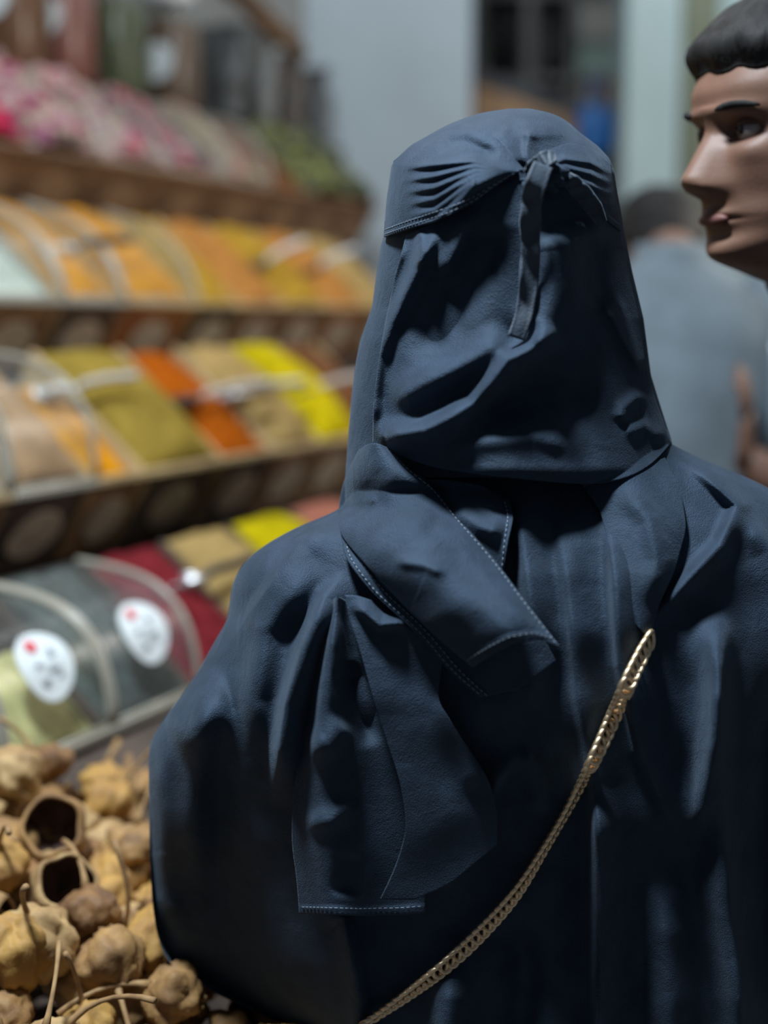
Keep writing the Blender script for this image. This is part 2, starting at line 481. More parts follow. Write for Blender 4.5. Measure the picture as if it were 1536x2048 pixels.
for k, (lab, kw) in enumerate([
    ('lidded bin of white powder at the left edge of the second tier', dict(lid=True, lip=RIM)),
    ('lidded bin of white powder with pale frame in the second tier', dict(lid=True, lip=RIM, bulge=.05)),
    ('dark-fronted lidded bin of amber powder with a scoop in the second tier', dict(lid=True, wood=WOOD_D, lip=RIM, bulge=.05)),
    ('amber powder bin with pale wooden lip and clear curved lid in the second tier', dict(lid=True, bulge=.05)),
    ('open bin of curry yellow powder in the second tier', {}),
    ('open bin of ochre orange powder in the second tier', {}),
    ('open bin of curry powder with a black scoop in the second tier', {}),
    ('bin of ochre powder in the second tier beside the veil', {}),
    ('bin at the far end of the second tier behind the veil', {})]):
    spice_bin(2, T2[k], T2[k + 1], lab, **{'wood': [WOOD, WOOD, WOOD_D, WOOD_O, WOOD_D, WOOD, WOOD, WOOD_O, WOOD][k], **kw})
CARD_T = mat('orange_tan_card', (0.30, 0.17, 0.085), 0.7)
for k, (lab, kw) in enumerate([
    ('bin of crimson petals at the left edge of the top tier', dict(card=CARD_T)),
    ('bin of pink rosebuds with an orange-tan oval label in the top tier', dict(card=CARD_T)),
    ('bin of pale rosebuds under a curved lid in the top tier', dict(lid=True, bulge=.05)),
    ('lidded dark bin of rosy petals in the top tier', dict(lid=True, bulge=.04)),
    ('lidded bin of pale tan petals in the top tier', dict(lid=True, bulge=.07)),
    ('bin of brown spice in the top tier near the pillar', {}),
    ('bin of dried green herbs at the end of the top tier', {}),
    ('last bin of the top tier, in front of the pillar', {})]):
    spice_bin(1, T1[k], T1[k + 1], lab, wood=WOOD, lip=WOOD, **{'card': CARD_T, **kw})

def B(*a, **k): return spice_bed(*a, **k)
B('spice_powder', 4, T4[0], T4[1], PW['cream'], 'cream powder at the left edge of the lowest tier')
B('spice_powder', 4, T4[1], T4[2], PW['cream'], 'cream yellow powder under the lid with the left white sticker', low=.01, t1=.62)
B('loose_tea', 4, T4[2], T4[3], PW['slate'], 'dark slate-coloured tea under the lid with the right white sticker', 'tea', mound=.02)
B('spice_powder', 4, T4[3], T4[4], PW['maroon'], 'maroon red powder heaped beside the stickered lids')
B('spice_powder', 4, T4[4], T4[5], PW['tan'], 'pale tan powder heaped beside the maroon powder', mound=.05)
B('spice_powder', 4, T4[5], T4[6], PW['yellow'], 'bright yellow powder low against the veiled shoulder', mound=.06)
B('spice_powder', 4, T4[6], T4[7], PW['pink'], 'salmon pink powder peeking out above the veiled shoulder', mound=.05)
B('spice_powder', 3, T3[0], T3[1], PW['beige'], 'beige powder at the left edge of the third tier')
B('spice_powder', 3, T3[1], T3[2], PW['beige'], 'pinkish beige powder under a tall curved clear lid', mound=.06)
B('spice_powder', 3, T3[2], T3[3], PW['amber'], 'deep orange powder in a narrow bin beside the beige lid', low=.02, t1=.8)
B('spice_powder', 3, T3[3], T3[4], PW['olive'], 'olive yellow powder heaped high in the widest open bin', mound=.05)
B('spice_powder', 3, T3[4], T3[5], PW['burnt'], 'burnt orange powder with two scoops across it', low=.01)
B('spice_powder', 3, T3[5], T3[6], PW['tan'], 'tan powder between burnt orange and bright yellow', mound=.05)
B('spice_powder', 3, T3[6], T3[7], PW['yellow'], 'bright lemon yellow powder in the third tier beside the veil', mound=.055)
B('spice_powder', 3, T3[7], T3[8], PW['brown'], 'brown powder at the end of the third tier')
B('spice_powder', 2, T2[0], T2[1], PW['white'], 'white powder at the left edge of the second tier', t1=.7)
B('spice_powder', 2, T2[1], T2[2], PW['white'], 'white powder low under a clear lid', t1=.55, mound=.015, low=.005)
B('spice_powder', 2, T2[2], T2[3], PW['amber'], 'amber powder behind the dark bin front with a white scoop', mound=.03)
B('spice_powder', 2, T2[3], T2[4], PW['amber'], 'golden amber powder above the pale wooden lip', mound=.04)
B('spice_powder', 2, T2[4], T2[5], PW['curry'], 'curry yellow powder in the middle of the second tier', mound=.03)
B('spice_powder', 2, T2[5], T2[6], PW['ochre'], 'ochre orange powder beside the curry yellow powder', mound=.04)
B('spice_powder', 2, T2[6], T2[7], PW['curry'], 'curry powder under a black scoop in the second tier', mound=.04)
B('spice_powder', 2, T2[7], T2[8], PW['ochre'], 'orange-brown powder in the second tier beside the veil', mound=.04)
B('spice_powder', 2, T2[8], T2[9], PW['tan'], 'pale powder at the end of the second tier')
PET = [mat('pale_pink_petal', (0.42, 0.28, 0.28), .9), mat('magenta_petal', (0.26, 0.02, 0.09), .9), mat('mauve_petal', (0.25, 0.085, 0.15), .9),
       mat('cream_petal', (0.34, 0.27, 0.20), .9), mat('crimson_petal', (0.42, 0.005, 0.045), .8), mat('rose_petal', (0.42, 0.10, 0.13), .8)]
flower_bed('dried_petals', 1, T1[0], T1[1], [PET[4], PET[1], PET[5]], [6, 2, 1], 'crimson petals at the left edge of the top tier', 'petals', .013)
flower_bed('dried_rosebuds', 1, T1[1], T1[2], PET[:4], [6, 2, 2, 2], 'pale pink and magenta rosebuds heaped in the top tier', 'rosebuds', .018, 200, .045)
flower_bed('dried_rosebuds', 1, T1[2], T1[3], [PET[0], PET[3], PET[2], PET[1], PET[5]], [5, 4, 1, 1, 2], 'pink and cream rosebuds under the curved lid of the top tier', 'rosebuds', .018, 190, .035)
flower_bed('dried_petals', 1, T1[3], T1[4], [PET[5], PET[0], mat('dark_petal', (.10, .06, .06), .8)], [3, 2, 2], 'rosy petals in the dark lidded bin of the top tier', 'petals', .013, 220)
flower_bed('dried_petals', 1, T1[4], T1[5], [PET[3], PET[5], mat('straw_petal', (.42, .33, .20), .8)], [3, 1, 3], 'straw-coloured petals under a domed lid near the pillar', 'petals', .013, 220, .03)
B('spice_powder', 1, T1[5], T1[6], PW['brown'], 'brown spice near the pillar in the top tier')
HERB = [mat('olive_herb', (.13, .14, .07), .9), mat('yellow_green_herb', (.36, .38, .08), .9), mat('dark_herb', (.06, .07, .04), .9)]
flower_bed('dried_herbs', 1, T1[6], T1[7], HERB, [5, 1, 3], 'dried olive green herbs heaped near the pillar', 'herbs', .014, 240, .05)
flower_bed('dried_herbs', 1, T1[7], T1[8], [HERB[2], HERB[0]], [3, 2], 'dark dried herbs at the very end of the top tier', 'herbs', .014, 200, .05)

# stall carcass behind and under the tiers
car = empty('stall_frame', SP(2.8, 1.6, 0)); tag(car, 'dark wooden stepped frame carrying all the spice bins', 'frame')
for tier in (4, 3, 2, 1):
    P, h = TIERS[tier]
    hexa('riser', [SP(.55, P + .1, 0), SP(4.3, P + .1, 0), SP(4.3, P + .13, 0), SP(.55, P + .13, 0),
                   SP(.55, P + .1, h - .145), SP(4.3, P + .1, h - .145), SP(4.3, P + .13, h - .145), SP(.55, P + .13, h - .145)], WOOD_D, car)
hexa('back_board', [SP(.55, 2.36, 0), SP(5.0, 2.36, 0), SP(5.0, 2.39, 0), SP(.55, 2.39, 0),
                    SP(.55, 2.36, 3.0), SP(5.0, 2.36, 3.0), SP(5.0, 2.39, 3.0), SP(.55, 2.39, 3.0)], WALL_G, car)
SH = 2.03
hexa('top_shelf', [SP(1.2, 2.24, SH - .03), SP(4.6, 2.24, SH - .03), SP(4.6, 2.36, SH - .03), SP(1.2, 2.36, SH - .03),
                   SP(1.2, 2.24, SH), SP(4.6, 2.24, SH), SP(4.6, 2.36, SH), SP(1.2, 2.36, SH)], WOOD_D, car)

# ------------------------------------------------------------------ scoops
STEEL = mat('dull_steel', (0.55, 0.55, 0.56), 0.35, metal=.8)
HANDLE = mat('pale_grey_handle', (0.42, 0.38, 0.34), 0.5)
BLACKP = mat('black_plastic', (0.02, 0.02, 0.025), 0.4)
WHITEP = mat('white_plastic', (0.55, 0.55, 0.56), 0.4)
def scoop(tier, px, t, tip_px, tip_dy, length, bowl_mat, handle_mat, label, bl=.07):
    """scoop stuck in a spice bed: bowl in the spice at slope position t, handle pointing toward the aisle"""
    P, h = TIERS[tier]
    s = s_at(px, P, h)
    base = slope_pt(s, P, h, t, .045)
    ax = Vector(DV) * tip_px + Vector(-NV) * .45 + Vector((0, 0, tip_dy)); ax.normalize()
    up = Vector((0, 0, 1)); side = ax.cross(up).normalized(); up = side.cross(ax).normalized()
    root = empty('spice_scoop', base); tag(root, label, 'scoop', 'spice scoops in the bins')
    nb, nu = 9, 11; V = []
    for j in range(nb):
        v = j / (nb - 1); wd = .027 * (0.55 + .45 * math.sin(math.pi * (.12 + .6 * (1 - v)))) * (1 if j < nb - 1 else .5)
        for i in range(nu):
            a = math.pi * i / (nu - 1)
            V.append(base - ax * bl * (1 - v) + side * wd * math.cos(a) - up * wd * .8 * math.sin(a))
    bo = mesh_obj('bowl', V, grid_faces(nb, nu), bowl_mat, root); bo.modifiers.new('t', 'SOLIDIFY').thickness = .002
    pts = [base - up * .012 - ax * .004, base + ax * .015, base + ax * length * .5 + up * .003, base + ax * length * .9, base + ax * length]
    tube('handle', pts, [.006, .0075, .0085, .009, .006], handle_mat, root, 10)
scoop(3, 275, .60, .95, .10, .12, STEEL, HANDLE, 'small scoop with a pale handle in the narrow orange bin')
scoop(3, 475, .44, .95, .12, .17, BLACKP, HANDLE, 'dark scoop with a long pale handle across the burnt orange powder')
scoop(3, 560, .44, .95, .10, .15, STEEL, HANDLE, 'steel scoop with a pale handle over the tan powder')
scoop(3, 690, .42, .95, .15, .17, BLACKP, HANDLE, 'dark scoop in the lemon yellow powder beside the veil')
scoop(4, 520, .62, .95, .10, .16, STEEL, BLACKP, 'scoop with a dark handle across the maroon powder')
scoop(2, 215, .42, .95, .10, .13, WHITEP, BLACKP, 'white scoop with a dark handle in the amber powder')
scoop(2, 585, .42, .7, .35, .12, BLACKP, WHITEP, 'black scoop with a white handle in the second tier')
scoop(2, 690, .42, .7, .30, .12, BLACKP, WHITEP, 'grey-black scoop in the ochre powder beside the veil')

# ------------------------------------------------------------------ jars on the top shelf
GLASS = clear_mat('jar_plastic', (0.9, 0.92, 0.92), .012)
def jar(px, cont, label, lab=True, w=.075, hgt=.30, lab_h=.2):
    P = 2.30; s = s_at(px, P, SH)
    c = SP(s, P, SH)
    root = empty('spice_jar', c, (0, 0, -ANG)); tag(root, label, 'jar', 'tall jars on the top shelf')
    V, F = lathe_data([(w * .96, .001), (w, .008), (w, hgt * .86), (w * .86, hgt * .95), (w * .8, hgt)], 28, 4.0)
    j = mesh_obj('jar_body', V, F, GLASS); j.parent = root
    V, F = lathe_data([(w * .9, .008), (w * .94, .016), (w * .94, hgt * .78), (w * .7, hgt * .83)], 28, 4.0)
    k = mesh_obj('contents', V, F, cont); k.parent = root
    V, F = lathe_data([(w * .84, hgt + .001), (w * .88, hgt + .006), (w * .88, hgt + .036), (w * .8, hgt + .042)], 28)
    l = mesh_obj('screw_lid', V, F, WHITEP); l.parent = root
    if lab:
        o = oval_plate('round_label', lambda u, v, q: Vector((u, -w - q, lab_h + v)), .052, .052, CARD_W, None)
        o.parent = root
jar(28, PW['brown'], 'clear jar of tan spice at the left edge of the top shelf', lab_h=.17)
jar(128, mat('red_brown_chilli', (.16, .03, .012), .6, var=.3, scale=60), 'clear jar of red-brown chilli with a round white label', lab_h=.16)
jar(232, mat('olive_leaves', (.055, .062, .018), .8, var=.5, scale=50), 'clear jar of dark olive leaves between two labelled jars', lab=False)
jar(345, mat('brown_bark', (.09, .045, .02), .7, var=.3, scale=60), 'clear jar of brown bark with a bright white label', lab_h=.13)

# dark pouches and bundles farther along the shelf
POUCH = [mat('dark_grey_pouch', (.055, .058, .06), .45, var=.3, scale=14), mat('grey_pouch', (.11, .11, .105), .45, var=.3, scale=12), mat('umber_pouch', (.06, .045, .036), .5, var=.3, scale=14)]
def pouch(px, m, label, w=.09, hgt=.26, lean=.0):
    P = 2.28; s = s_at(px, P, SH); c = SP(s, P, SH)
    root = empty('spice_pouch', c, (lean, 0, -ANG)); tag(root, label, 'pouch', 'dark pouches on the top shelf')
    nu, nv = 18, 16; V = []
    for j in range(nv):
        v = j / (nv - 1)
        dep = .042 * (1 - v) ** .6 * (1 - .3 * (1 - v) ** 4) + .003
        for i in range(nu * 2):
            a = 2 * math.pi * i / (nu * 2)
            x = w * (abs(math.cos(a)) ** .7) * math.copysign(1, math.cos(a)); y = dep * math.sin(a)
            V.append((x * (1 - .06 * math.sin(v * 9)), y + .006 * math.sin(6 * v + 3 * x * 20) * (1 - v), v * hgt + .001))
    F = grid_faces(nv, nu * 2, True); F.append(tuple(reversed(range(nu * 2)))); F.append(tuple(range((nv - 1) * nu * 2, nv * nu * 2)))
    o = mesh_obj('bag', V, F, m); o.parent = root
    s2 = box('seal_strip', (-w * .98, -.004, hgt), (w * .98, .004, hgt + .022), m, None, .001); s2.parent = root
pouch(438, POUCH[0], 'dark grey pouch standing next to the brown bark jar')
pouch(505, POUCH[1], 'lighter grey pouch in the middle of the pouches', hgt=.30)
pouch(560, POUCH[2], 'umber pouch beside the lighter grey pouch', hgt=.24)
pouch(612, POUCH[0], 'dark pouch at the end of the shelf near the pillar', hgt=.22)
BARK = mat('cinnamon_bark', (.085, .045, .02), .75, var=.35, scale=40)
bun = empty('cinnamon_bundle', SP(s_at(500, 2.3, SH + .3), 2.28, SH + .3)); tag(bun, 'bundle of long brown cinnamon sticks slanting over the pouches', 'bundle')
for k in range(9):
    a = P3(395 + 10 * random.random() + k * 7, -60 + 8 * k * random.random(), 3.7) ; b = P3(560 + k * 7, 95 + random.uniform(-12, 12), 3.72)
    jx = Vector((random.uniform(-.02, .02), random.uniform(-.03, .03), random.uniform(-.02, .02)))
    tube('stick', [a + jx, a.lerp(b, .5) + jx * .5 + Vector((0, 0, .01)), b + jx], .011, BARK, bun, 7)

# ------------------------------------------------------------------ veiled person seen from behind
WY = 1.17
def tab(pts, sm=14.0):
    a = np.array(pts, float); y = np.arange(a[0, 0], a[-1, 0] + .5, 1.0); v = np.interp(y, a[:, 0], a[:, 1])
    k = np.exp(-(np.arange(-36, 37) / sm) ** 2); k /= k.sum()
    w = np.convolve(np.pad(v, 36, 'reflect', reflect_type='odd'), k, 'valid')
    return lambda q: np.interp(q, y, w)
H_L = tab([(217, 1020), (222, 975), (232, 940), (248, 898), (264, 868), (290, 822), (315, 795), (330, 783), (400, 773), (472, 767), (499, 760), (560, 751), (613, 744), (681, 720), (740, 709), (800, 702), (864, 697), (960, 690)], 5)
H_R = tab([(217, 1060), (222, 1090), (232, 1118), (248, 1142), (264, 1158), (290, 1194), (317, 1219), (345, 1229), (371, 1233), (453, 1247), (545, 1265), (636, 1287), (750, 1302), (818, 1323), (880, 1343), (960, 1352)], 5)
H_D = tab([(217, .012), (222, .035), (232, .052), (248, .068), (264, .078), (290, .090), (317, .098), (371, .108), (453, .110), (600, .106), (700, .104), (850, .108), (960, .115)], 5)
A_L = tab([(860, 760), (940, 706), (1000, 694), (1015, 688), (1030, 655), (1050, 602), (1080, 545), (1110, 502), (1140, 477), (1170, 464), (1240, 455), (1290, 425), (1340, 398), (1400, 356), (1440, 326), (1480, 302), (1510, 297), (1600, 298), (1700, 299), (1800, 304), (1860, 312), (1900, 324), (1930, 342), (1960, 385), (1990, 436), (2020, 500), (2045, 560), (2075, 615), (2150, 640), (2400, 610), (2900, 560), (3420, 520)])
A_R = tab([(860, 1300), (890, 1345), (915, 1395), (935, 1445), (955, 1495), (975, 1538), (1010, 1585), (1060, 1630), (1120, 1660), (1200, 1680), (1400, 1740), (1700, 1800), (2000, 1790), (2100, 1600), (2200, 1540), (2900, 1580), (3420, 1640)])
A_D = tab([(860, .070), (940, .085), (1000, .098), (1060, .114), (1150, .132), (1260, .140), (1400, .138), (1550, .126), (1700, .112), (1850, .104), (2050, .104), (2400, .14), (3420, .24)])
def back_y(px, py, L, R, D, ex=2.0):
    l, r = L(py), R(py); c = (l + r) / 2; a = np.maximum((r - l) / 2, 1e-3)
    t = np.clip(np.abs((px - c) / a), 0, 1)
    return WY - D(py) * (1 - t ** ex) ** (1 / ex if ex != 2 else .5)
def head_y(px, py):
    y = back_y(px, py, H_L, H_R, H_D); y = WY - (WY - y) * (1 - sstep(930, 1120, py)); return np.where(py < 216, 9.0, y)
def abaya_y(px, py):
    y = back_y(px, py, A_L, A_R, A_D, 2.4); return np.where(py < 860, 9.0, y)
def body_y(px, py):
    px = np.asarray(px, float); py = np.asarray(py, float)
    return np.minimum(np.minimum(head_y(px, py), abaya_y(px, py)), WY + .0)

FOLD = 1.6
def ridges(px, py, R):
    out = np.zeros_like(px)
    for r in R:
        pts, h, w1, w2 = r[:4]
        tp = r[4] if len(r) > 4 else .25
        best = np.full(px.shape, 1e9); sgn = np.zeros_like(px); par = np.zeros_like(px)
        seg = [math.dist(pts[i], pts[i + 1]) for i in range(len(pts) - 1)]; tot = sum(seg); acc = 0
        for i in range(len(pts) - 1):
            ax, ay = pts[i]; bx, by = pts[i + 1]; dx, dy = bx - ax, by - ay
            t = np.clip(((px - ax) * dx + (py - ay) * dy) / (dx * dx + dy * dy), 0, 1)
            d = np.hypot(px - ax - t * dx, py - ay - t * dy)
            m = d < best
            best = np.where(m, d, best); sgn = np.where(m, dx * (py - ay) - dy * (px - ax), sgn)
            par = np.where(m, (acc + t * seg[i]) / tot, par); acc += seg[i]
        w = np.where(sgn > 0, w1, w2)
        e = np.minimum(par, 1 - par) / max(tp, 1e-6)
        out += FOLD * h * np.exp(-(best / w) ** 2) * sstep(0, 1, e)
    return out
def wrinkle(px, py, amp, sc, seed):
    q = np.zeros_like(px)
    r = np.random.default_rng(seed)
    for k in range(14):
        f = sc * r.uniform(.6, 2.2); a = r.uniform(0, 6.28); ph = r.uniform(0, 6.28)
        wx = px + 40 * np.sin(py / 130 + ph); wy = py + 40 * np.sin(px / 110 + ph * 2)
        q += np.sin((wx * math.cos(a) + wy * math.sin(a)) * f + ph) / 14 ** .5
    return q * amp

person = empty('person', (P3(1020, 700, WY).x, WY, 0))
tag(person, 'veiled person seen from behind in a dark navy abaya and tied head veil', 'person')

def garment(name, rows, L, R, D, ex, RG, amp, seed, parent, top_cap=True):
    nb, nf = 420, 60
    th = np.concatenate([np.linspace(0, math.pi, nb), np.linspace(math.pi, 2 * math.pi, nf + 2)[1:-1]])
    py = np.repeat(np.array(rows, float)[:, None], len(th), 1)
    l, r, d = L(py), R(py), D(py); c = (l + r) / 2; a = (r - l) / 2
    co, si = np.cos(th)[None], np.sin(th)[None]
    co = co + 0 * py; si = si + 0 * py
    back = si >= -1e-9
    sgn = np.where(si >= 0, 1.0, -1.0)
    # columns are spread evenly in x; depth follows a superellipse
    lin = np.concatenate([np.cos(np.linspace(0, math.pi, nb)), np.cos(np.linspace(math.pi, 2 * math.pi, nf + 2))[1:-1]])[None] + 0 * py
    dep = (1 - np.abs(lin) ** ex) ** (1 / ex)
    px = c + a * lin
    f = ridges(px, py, RG) + wrinkle(px, py, amp, .02, seed)
    f = np.where(back, f, 0) * sstep(0, .22, dep)
    nl = np.sqrt((lin / np.maximum(a, 1)) ** 2 + 1e-9)
    Y = WY - sgn * d * dep - f * np.where(back, 1, 0)
    pts = at_y(px, py, Y).reshape(-1, 3)
    n = len(th)
    V = list(map(tuple, pts)); F = grid_faces(len(rows), n, True)
    F = [tuple(reversed(q)) for q in F]
    if top_cap:
        F.append(tuple(range(n)))
    return mesh_obj(name, V, F, CLOTH, parent)

HEAD_RG = [
    ([(985, 262), (1010, 292), (1042, 340)], .006, 10, 22), ([(1062, 250), (1055, 300), (1062, 345)], .005, 10, 14),
    ([(1020, 262), (1080, 268), (1150, 262)], .004, 14, 26), ([(900, 262), (960, 258), (1000, 285)], .004, 12, 18),
    ([(1150, 262), (1180, 300), (1200, 340)], .004, 16, 16)]
garment('head_wrap', list(np.linspace(217, 300, 60)) + list(np.linspace(304, 955, 120)), H_L, H_R, H_D, 2.0, HEAD_RG, .0012, 3, person)

AB_RG = [
    ([(690, 1030), (600, 1085), (545, 1165), (500, 1230), (458, 1290)], .010, 12, 42),
    ([(700, 1140), (650, 1195), (605, 1300), (572, 1410), (560, 1500), (556, 1620)], .030, 14, 46),
    ([(640, 1110), (590, 1190), (530, 1260), (505, 1400), (520, 1520)], .012, 34, 34),
    ([(480, 1300), (420, 1400), (390, 1560), (380, 1800)], .012, 40, 40),
    ([(455, 1260), (440, 1500), (450, 1900)], -.010, 40, 40), ([(370, 1400), (390, 1700), (430, 2000), (480, 2300), (500, 2700)], -.046, 190, 190, .5), ([(330, 1470), (400, 1440), (480, 1420)], .012, 60, 60),
    ([(340, 1460), (320, 1560), (330, 1800), (360, 1920)], .008, 22, 30),
    ([(610, 1820), (690, 1840), (720, 2000), (730, 2300)], .014, 22, 16),
    ([(1030, 960), (1050, 1100), (1075, 1300), (1060, 1420)], .010, 18, 34),
    ([(1110, 970), (1135, 1150), (1160, 1400), (1190, 1560), (1195, 2100)], .010, 16, 40),
    ([(1195, 1560), (1197, 1800), (1200, 2200), (1200, 2700)], .016, 12, 50, .1),
    ([(1040, 1485), (1080, 1560), (1090, 1640)], .010, 30, 12), ([(1040, 1480), (1000, 1560), (930, 1680), (880, 1780)], .012, 26, 14),
    ([(1215, 1000), (1230, 1150), (1240, 1330), (1280, 1500), (1330, 1620), (1380, 1700)], .014, 14, 46),
    ([(1380, 1720), (1400, 1600), (1430, 1480), (1445, 1300)], .012, 26, 26),
    ([(1345, 900), (1420, 960), (1475, 1010), (1440, 1090), (1375, 1160), (1290, 1260)], .012, 14, 26),
    ([(1470, 1010), (1540, 1100), (1600, 1300)], .010, 30, 24),
    ([(1440, 1200), (1435, 1500), (1455, 1800), (1490, 2100), (1500, 2600)], .024, 40, 22, .1),
    ([(1545, 1300), (1540, 1700), (1560, 2200)], -.016, 34, 34),
    ([(900, 1900), (890, 2200), (860, 2900)], .016, 40, 40, .1), ([(1050, 1800), (1040, 2100), (1020, 2900)], -.012, 40, 40, .1),
    ([(1330, 1760), (1340, 2100), (1360, 2900)], .014, 36, 44, .1),
]
garment('abaya', list(np.linspace(862, 2120, 330)) + list(np.linspace(2140, 3400, 60)), A_L, A_R, A_D, 2.4, AB_RG, .0022, 5, person)

def resample(pts, n):
    p = np.array(pts, float); d = np.concatenate([[0], np.cumsum(np.hypot(*np.diff(p, axis=0).T))]); d /= d[-1]
    t = np.linspace(0, 1, n)
    # gentle smoothing of the polyline
    x = np.interp(t, d, p[:, 0]); y = np.interp(t, d, p[:, 1])
    k = max(1, n // 28)
    for _ in range(3):
        for arr in (x, y):
            s = arr.copy()
            for m in range(1, k + 1):
                s[k:-k] += arr[k - m:-k - m] + arr[k + m:len(arr) - k + m]
            s[k:-k] /= (2 * k + 1); arr[k:-k] = s[k:-k]
    return np.stack([x, y], 1)
def coons(T, Bm, Lf, Rt, nu, nv):
    T, Bm, Lf, Rt = resample(T, nu), resample(Bm, nu), resample(Lf, nv), resample(Rt, nv)
    u = np.linspace(0, 1, nu)[None, :, None]; v = np.linspace(0, 1, nv)[:, None, None]
    S = (1 - v) * T[None] + v * Bm[None] + (1 - u) * Lf[:, None] + u * Rt[:, None]
    S -= (1 - u) * (1 - v) * T[0] + u * (1 - v) * T[-1] + (1 - u) * v * Bm[0] + u * v * Bm[-1]
    return S[..., 0], S[..., 1]
def sheet(name, T, Bm, Lf, Rt, off, RG, parent, nu=110, nv=110, amp=.0012, seed=1, hem=(), th=.0016, material=None, stitch=(), ripple_sc=.02, base=None):
    px, py = coons(T, Bm, Lf, Rt, nu, nv)
    u = np.linspace(0, 1, nu)[None] + 0 * px; v = np.linspace(0, 1, nv)[:, None] + 0 * px
    o = off(u, v) if callable(off) else off + 0 * px
    hm = 0 * px
    for e, w in hem:
        q = {'B': 1 - v, 'T': v, 'L': u, 'R': 1 - u}[e]
        hm += .0011 * (1 - sstep(w * .85, w, q))
    b = (base or body_y)(px, py)
    Y = b - o - ridges(px, py, RG) - wrinkle(px, py, amp, ripple_sc, seed) - hm
    pts = at_y(px, py, Y)
    ob = mesh_obj(name, pts.reshape(-1, 3), [tuple(reversed(q)) for q in grid_faces(nv, nu)], material or CLOTH, parent)
    m = ob.modifiers.new('thick', 'SOLIDIFY'); m.thickness = th; m.offset = -1
    for e, w in stitch:
        if e == 'B': line = pts[int((1 - w) * (nv - 1)), :]
        elif e == 'T': line = pts[int(w * (nv - 1)), :]
        elif e == 'L': line = pts[:, int(w * (nu - 1))]
        else: line = pts[:, int((1 - w) * (nu - 1))]
        line = line - np.array([0, .0009, 0])
        d = np.concatenate([[0], np.cumsum(np.linalg.norm(np.diff(line, axis=0), axis=1))])
        parts = []
        q = .004
        while q + .003 < d[-1]:
            a = [np.interp(q, d, line[:, i]) for i in range(3)]; c = [np.interp(q + .0028, d, line[:, i]) for i in range(3)]
            parts.append(tube_data([a, c], .00035, 5)); q += .0044
        if parts:
            V, F, _ = join_data(parts); mesh_obj('hem_stitching', V, F, THREAD, ob)
    return ob

# back panel of the veil, hanging from the band to the nape
VEIL_RG = [
    ([(1030, 668), (1014, 679), (946, 718), (882, 750), (814, 786), (764, 795)], .013, 30, 34, .2),
    ([(1120, 655), (1060, 700), (1019, 722), (983, 768), (946, 809), (896, 836), (850, 859), (768, 873), (745, 886)], .020, 22, 30, .12),
    ([(880, 445), (850, 508), (814, 581), (782, 645), (757, 713), (747, 795), (745, 882)], .010, 18, 16, .15),
    ([(814, 472), (791, 535), (770, 590), (763, 658)], .006, 10, 12),
    ([(841, 455), (840, 500), (836, 540)], .004, 9, 9), ([(955, 415), (925, 470), (880, 560)], .005, 22, 16),
    ([(1110, 440), (1125, 500), (1120, 570), (1095, 640), (1060, 690)], .014, 48, 60, .2),
    ([(1000, 430), (960, 520), (890, 640), (820, 730)], -.010, 44, 44),
    ([(1180, 470), (1190, 560), (1210, 640)], -.007, 30, 30),
    ([(1200, 590), (1224, 630), (1256, 695), (1297, 765)], .006, 10, 26),
    ([(1290, 780), (1250, 815), (1240, 850)], .007, 16, 16), ([(1240, 870), (1290, 850), (1335, 880)], .005, 16, 16),
    ([(860, 905), (928, 885), (1065, 868), (1180, 900)], .006, 26, 40),
    ([(900, 800), (1000, 820), (1120, 790), (1230, 800)], -.008, 40, 40),
]
sheet('veil_panel', [(812, 470), (880, 436), (950, 398), (1010, 358), (1060, 340), (1130, 340), (1200, 420), (1240, 455)],
      [(745, 886), (800, 912), (860, 934), (950, 948), (1080, 962), (1180, 970), (1260, 955), (1310, 925), (1343, 884)],
      [(812, 470), (790, 555), (770, 645), (755, 735), (746, 815), (745, 886)],
      [(1240, 455), (1258, 545), (1280, 636), (1296, 750), (1318, 818), (1343, 884)],
      lambda u, v: .010 + .006 * np.sin(math.pi * u) * v + .012 * sstep(.75, 1, v) * np.sin(math.pi * np.clip(u, 0, 1)), VEIL_RG, person, 240, 240, .0012, 11)

# the tied band across the back of the head
pleats = []
for k in range(7):
    y0 = 300 + k * 24
    pleats.append(([(790 + 4 * k, y0 + 40), (870, y0 + 30 - 6 * k * .2), (950, 322 + k * 9), (1035, 342)], .0045, 5 + .6 * k, 8, .35))
sheet('veil_band', [(787, 322), (825, 288), (871, 266), (930, 257), (985, 270), (1015, 302), (1048, 338)],
      [(768, 474), (800, 463), (850, 447), (900, 430), (950, 405), (985, 376), (1024, 348)],
      [(787, 322), (776, 380), (770, 430), (768, 474)], [(1048, 338), (1036, 343), (1024, 348)],
      lambda u, v: .014 + .004 * np.sin(math.pi * v), pleats + [([(870, 290), (930, 285), (1000, 315)], -.006, 14, 14)], person, 160, 120, .0008, 21, hem=(('B', .10),), stitch=(('B', .09), ('B', .03)), th=.0022)
pl2 = []
for k in range(5):
    pl2.append(([(1075, 338 + k * 3), (1130, 318 + 16 * k), (1180, 325 + 22 * k), (1225, 350 + 22 * k)], .0045, 7, 8, .3))
sheet('veil_band', [(1055, 332), (1095, 300), (1140, 284), (1185, 296), (1222, 328)],
      [(1100, 350), (1135, 352), (1170, 385), (1205, 432), (1242, 462)],
      [(1055, 332), (1075, 342), (1100, 350)], [(1222, 328), (1230, 380), (1242, 462)],
      lambda u, v: .013 + .004 * np.sin(math.pi * v), pl2, person, 110, 90, .0008, 22, hem=(('B', .10),), th=.0022)

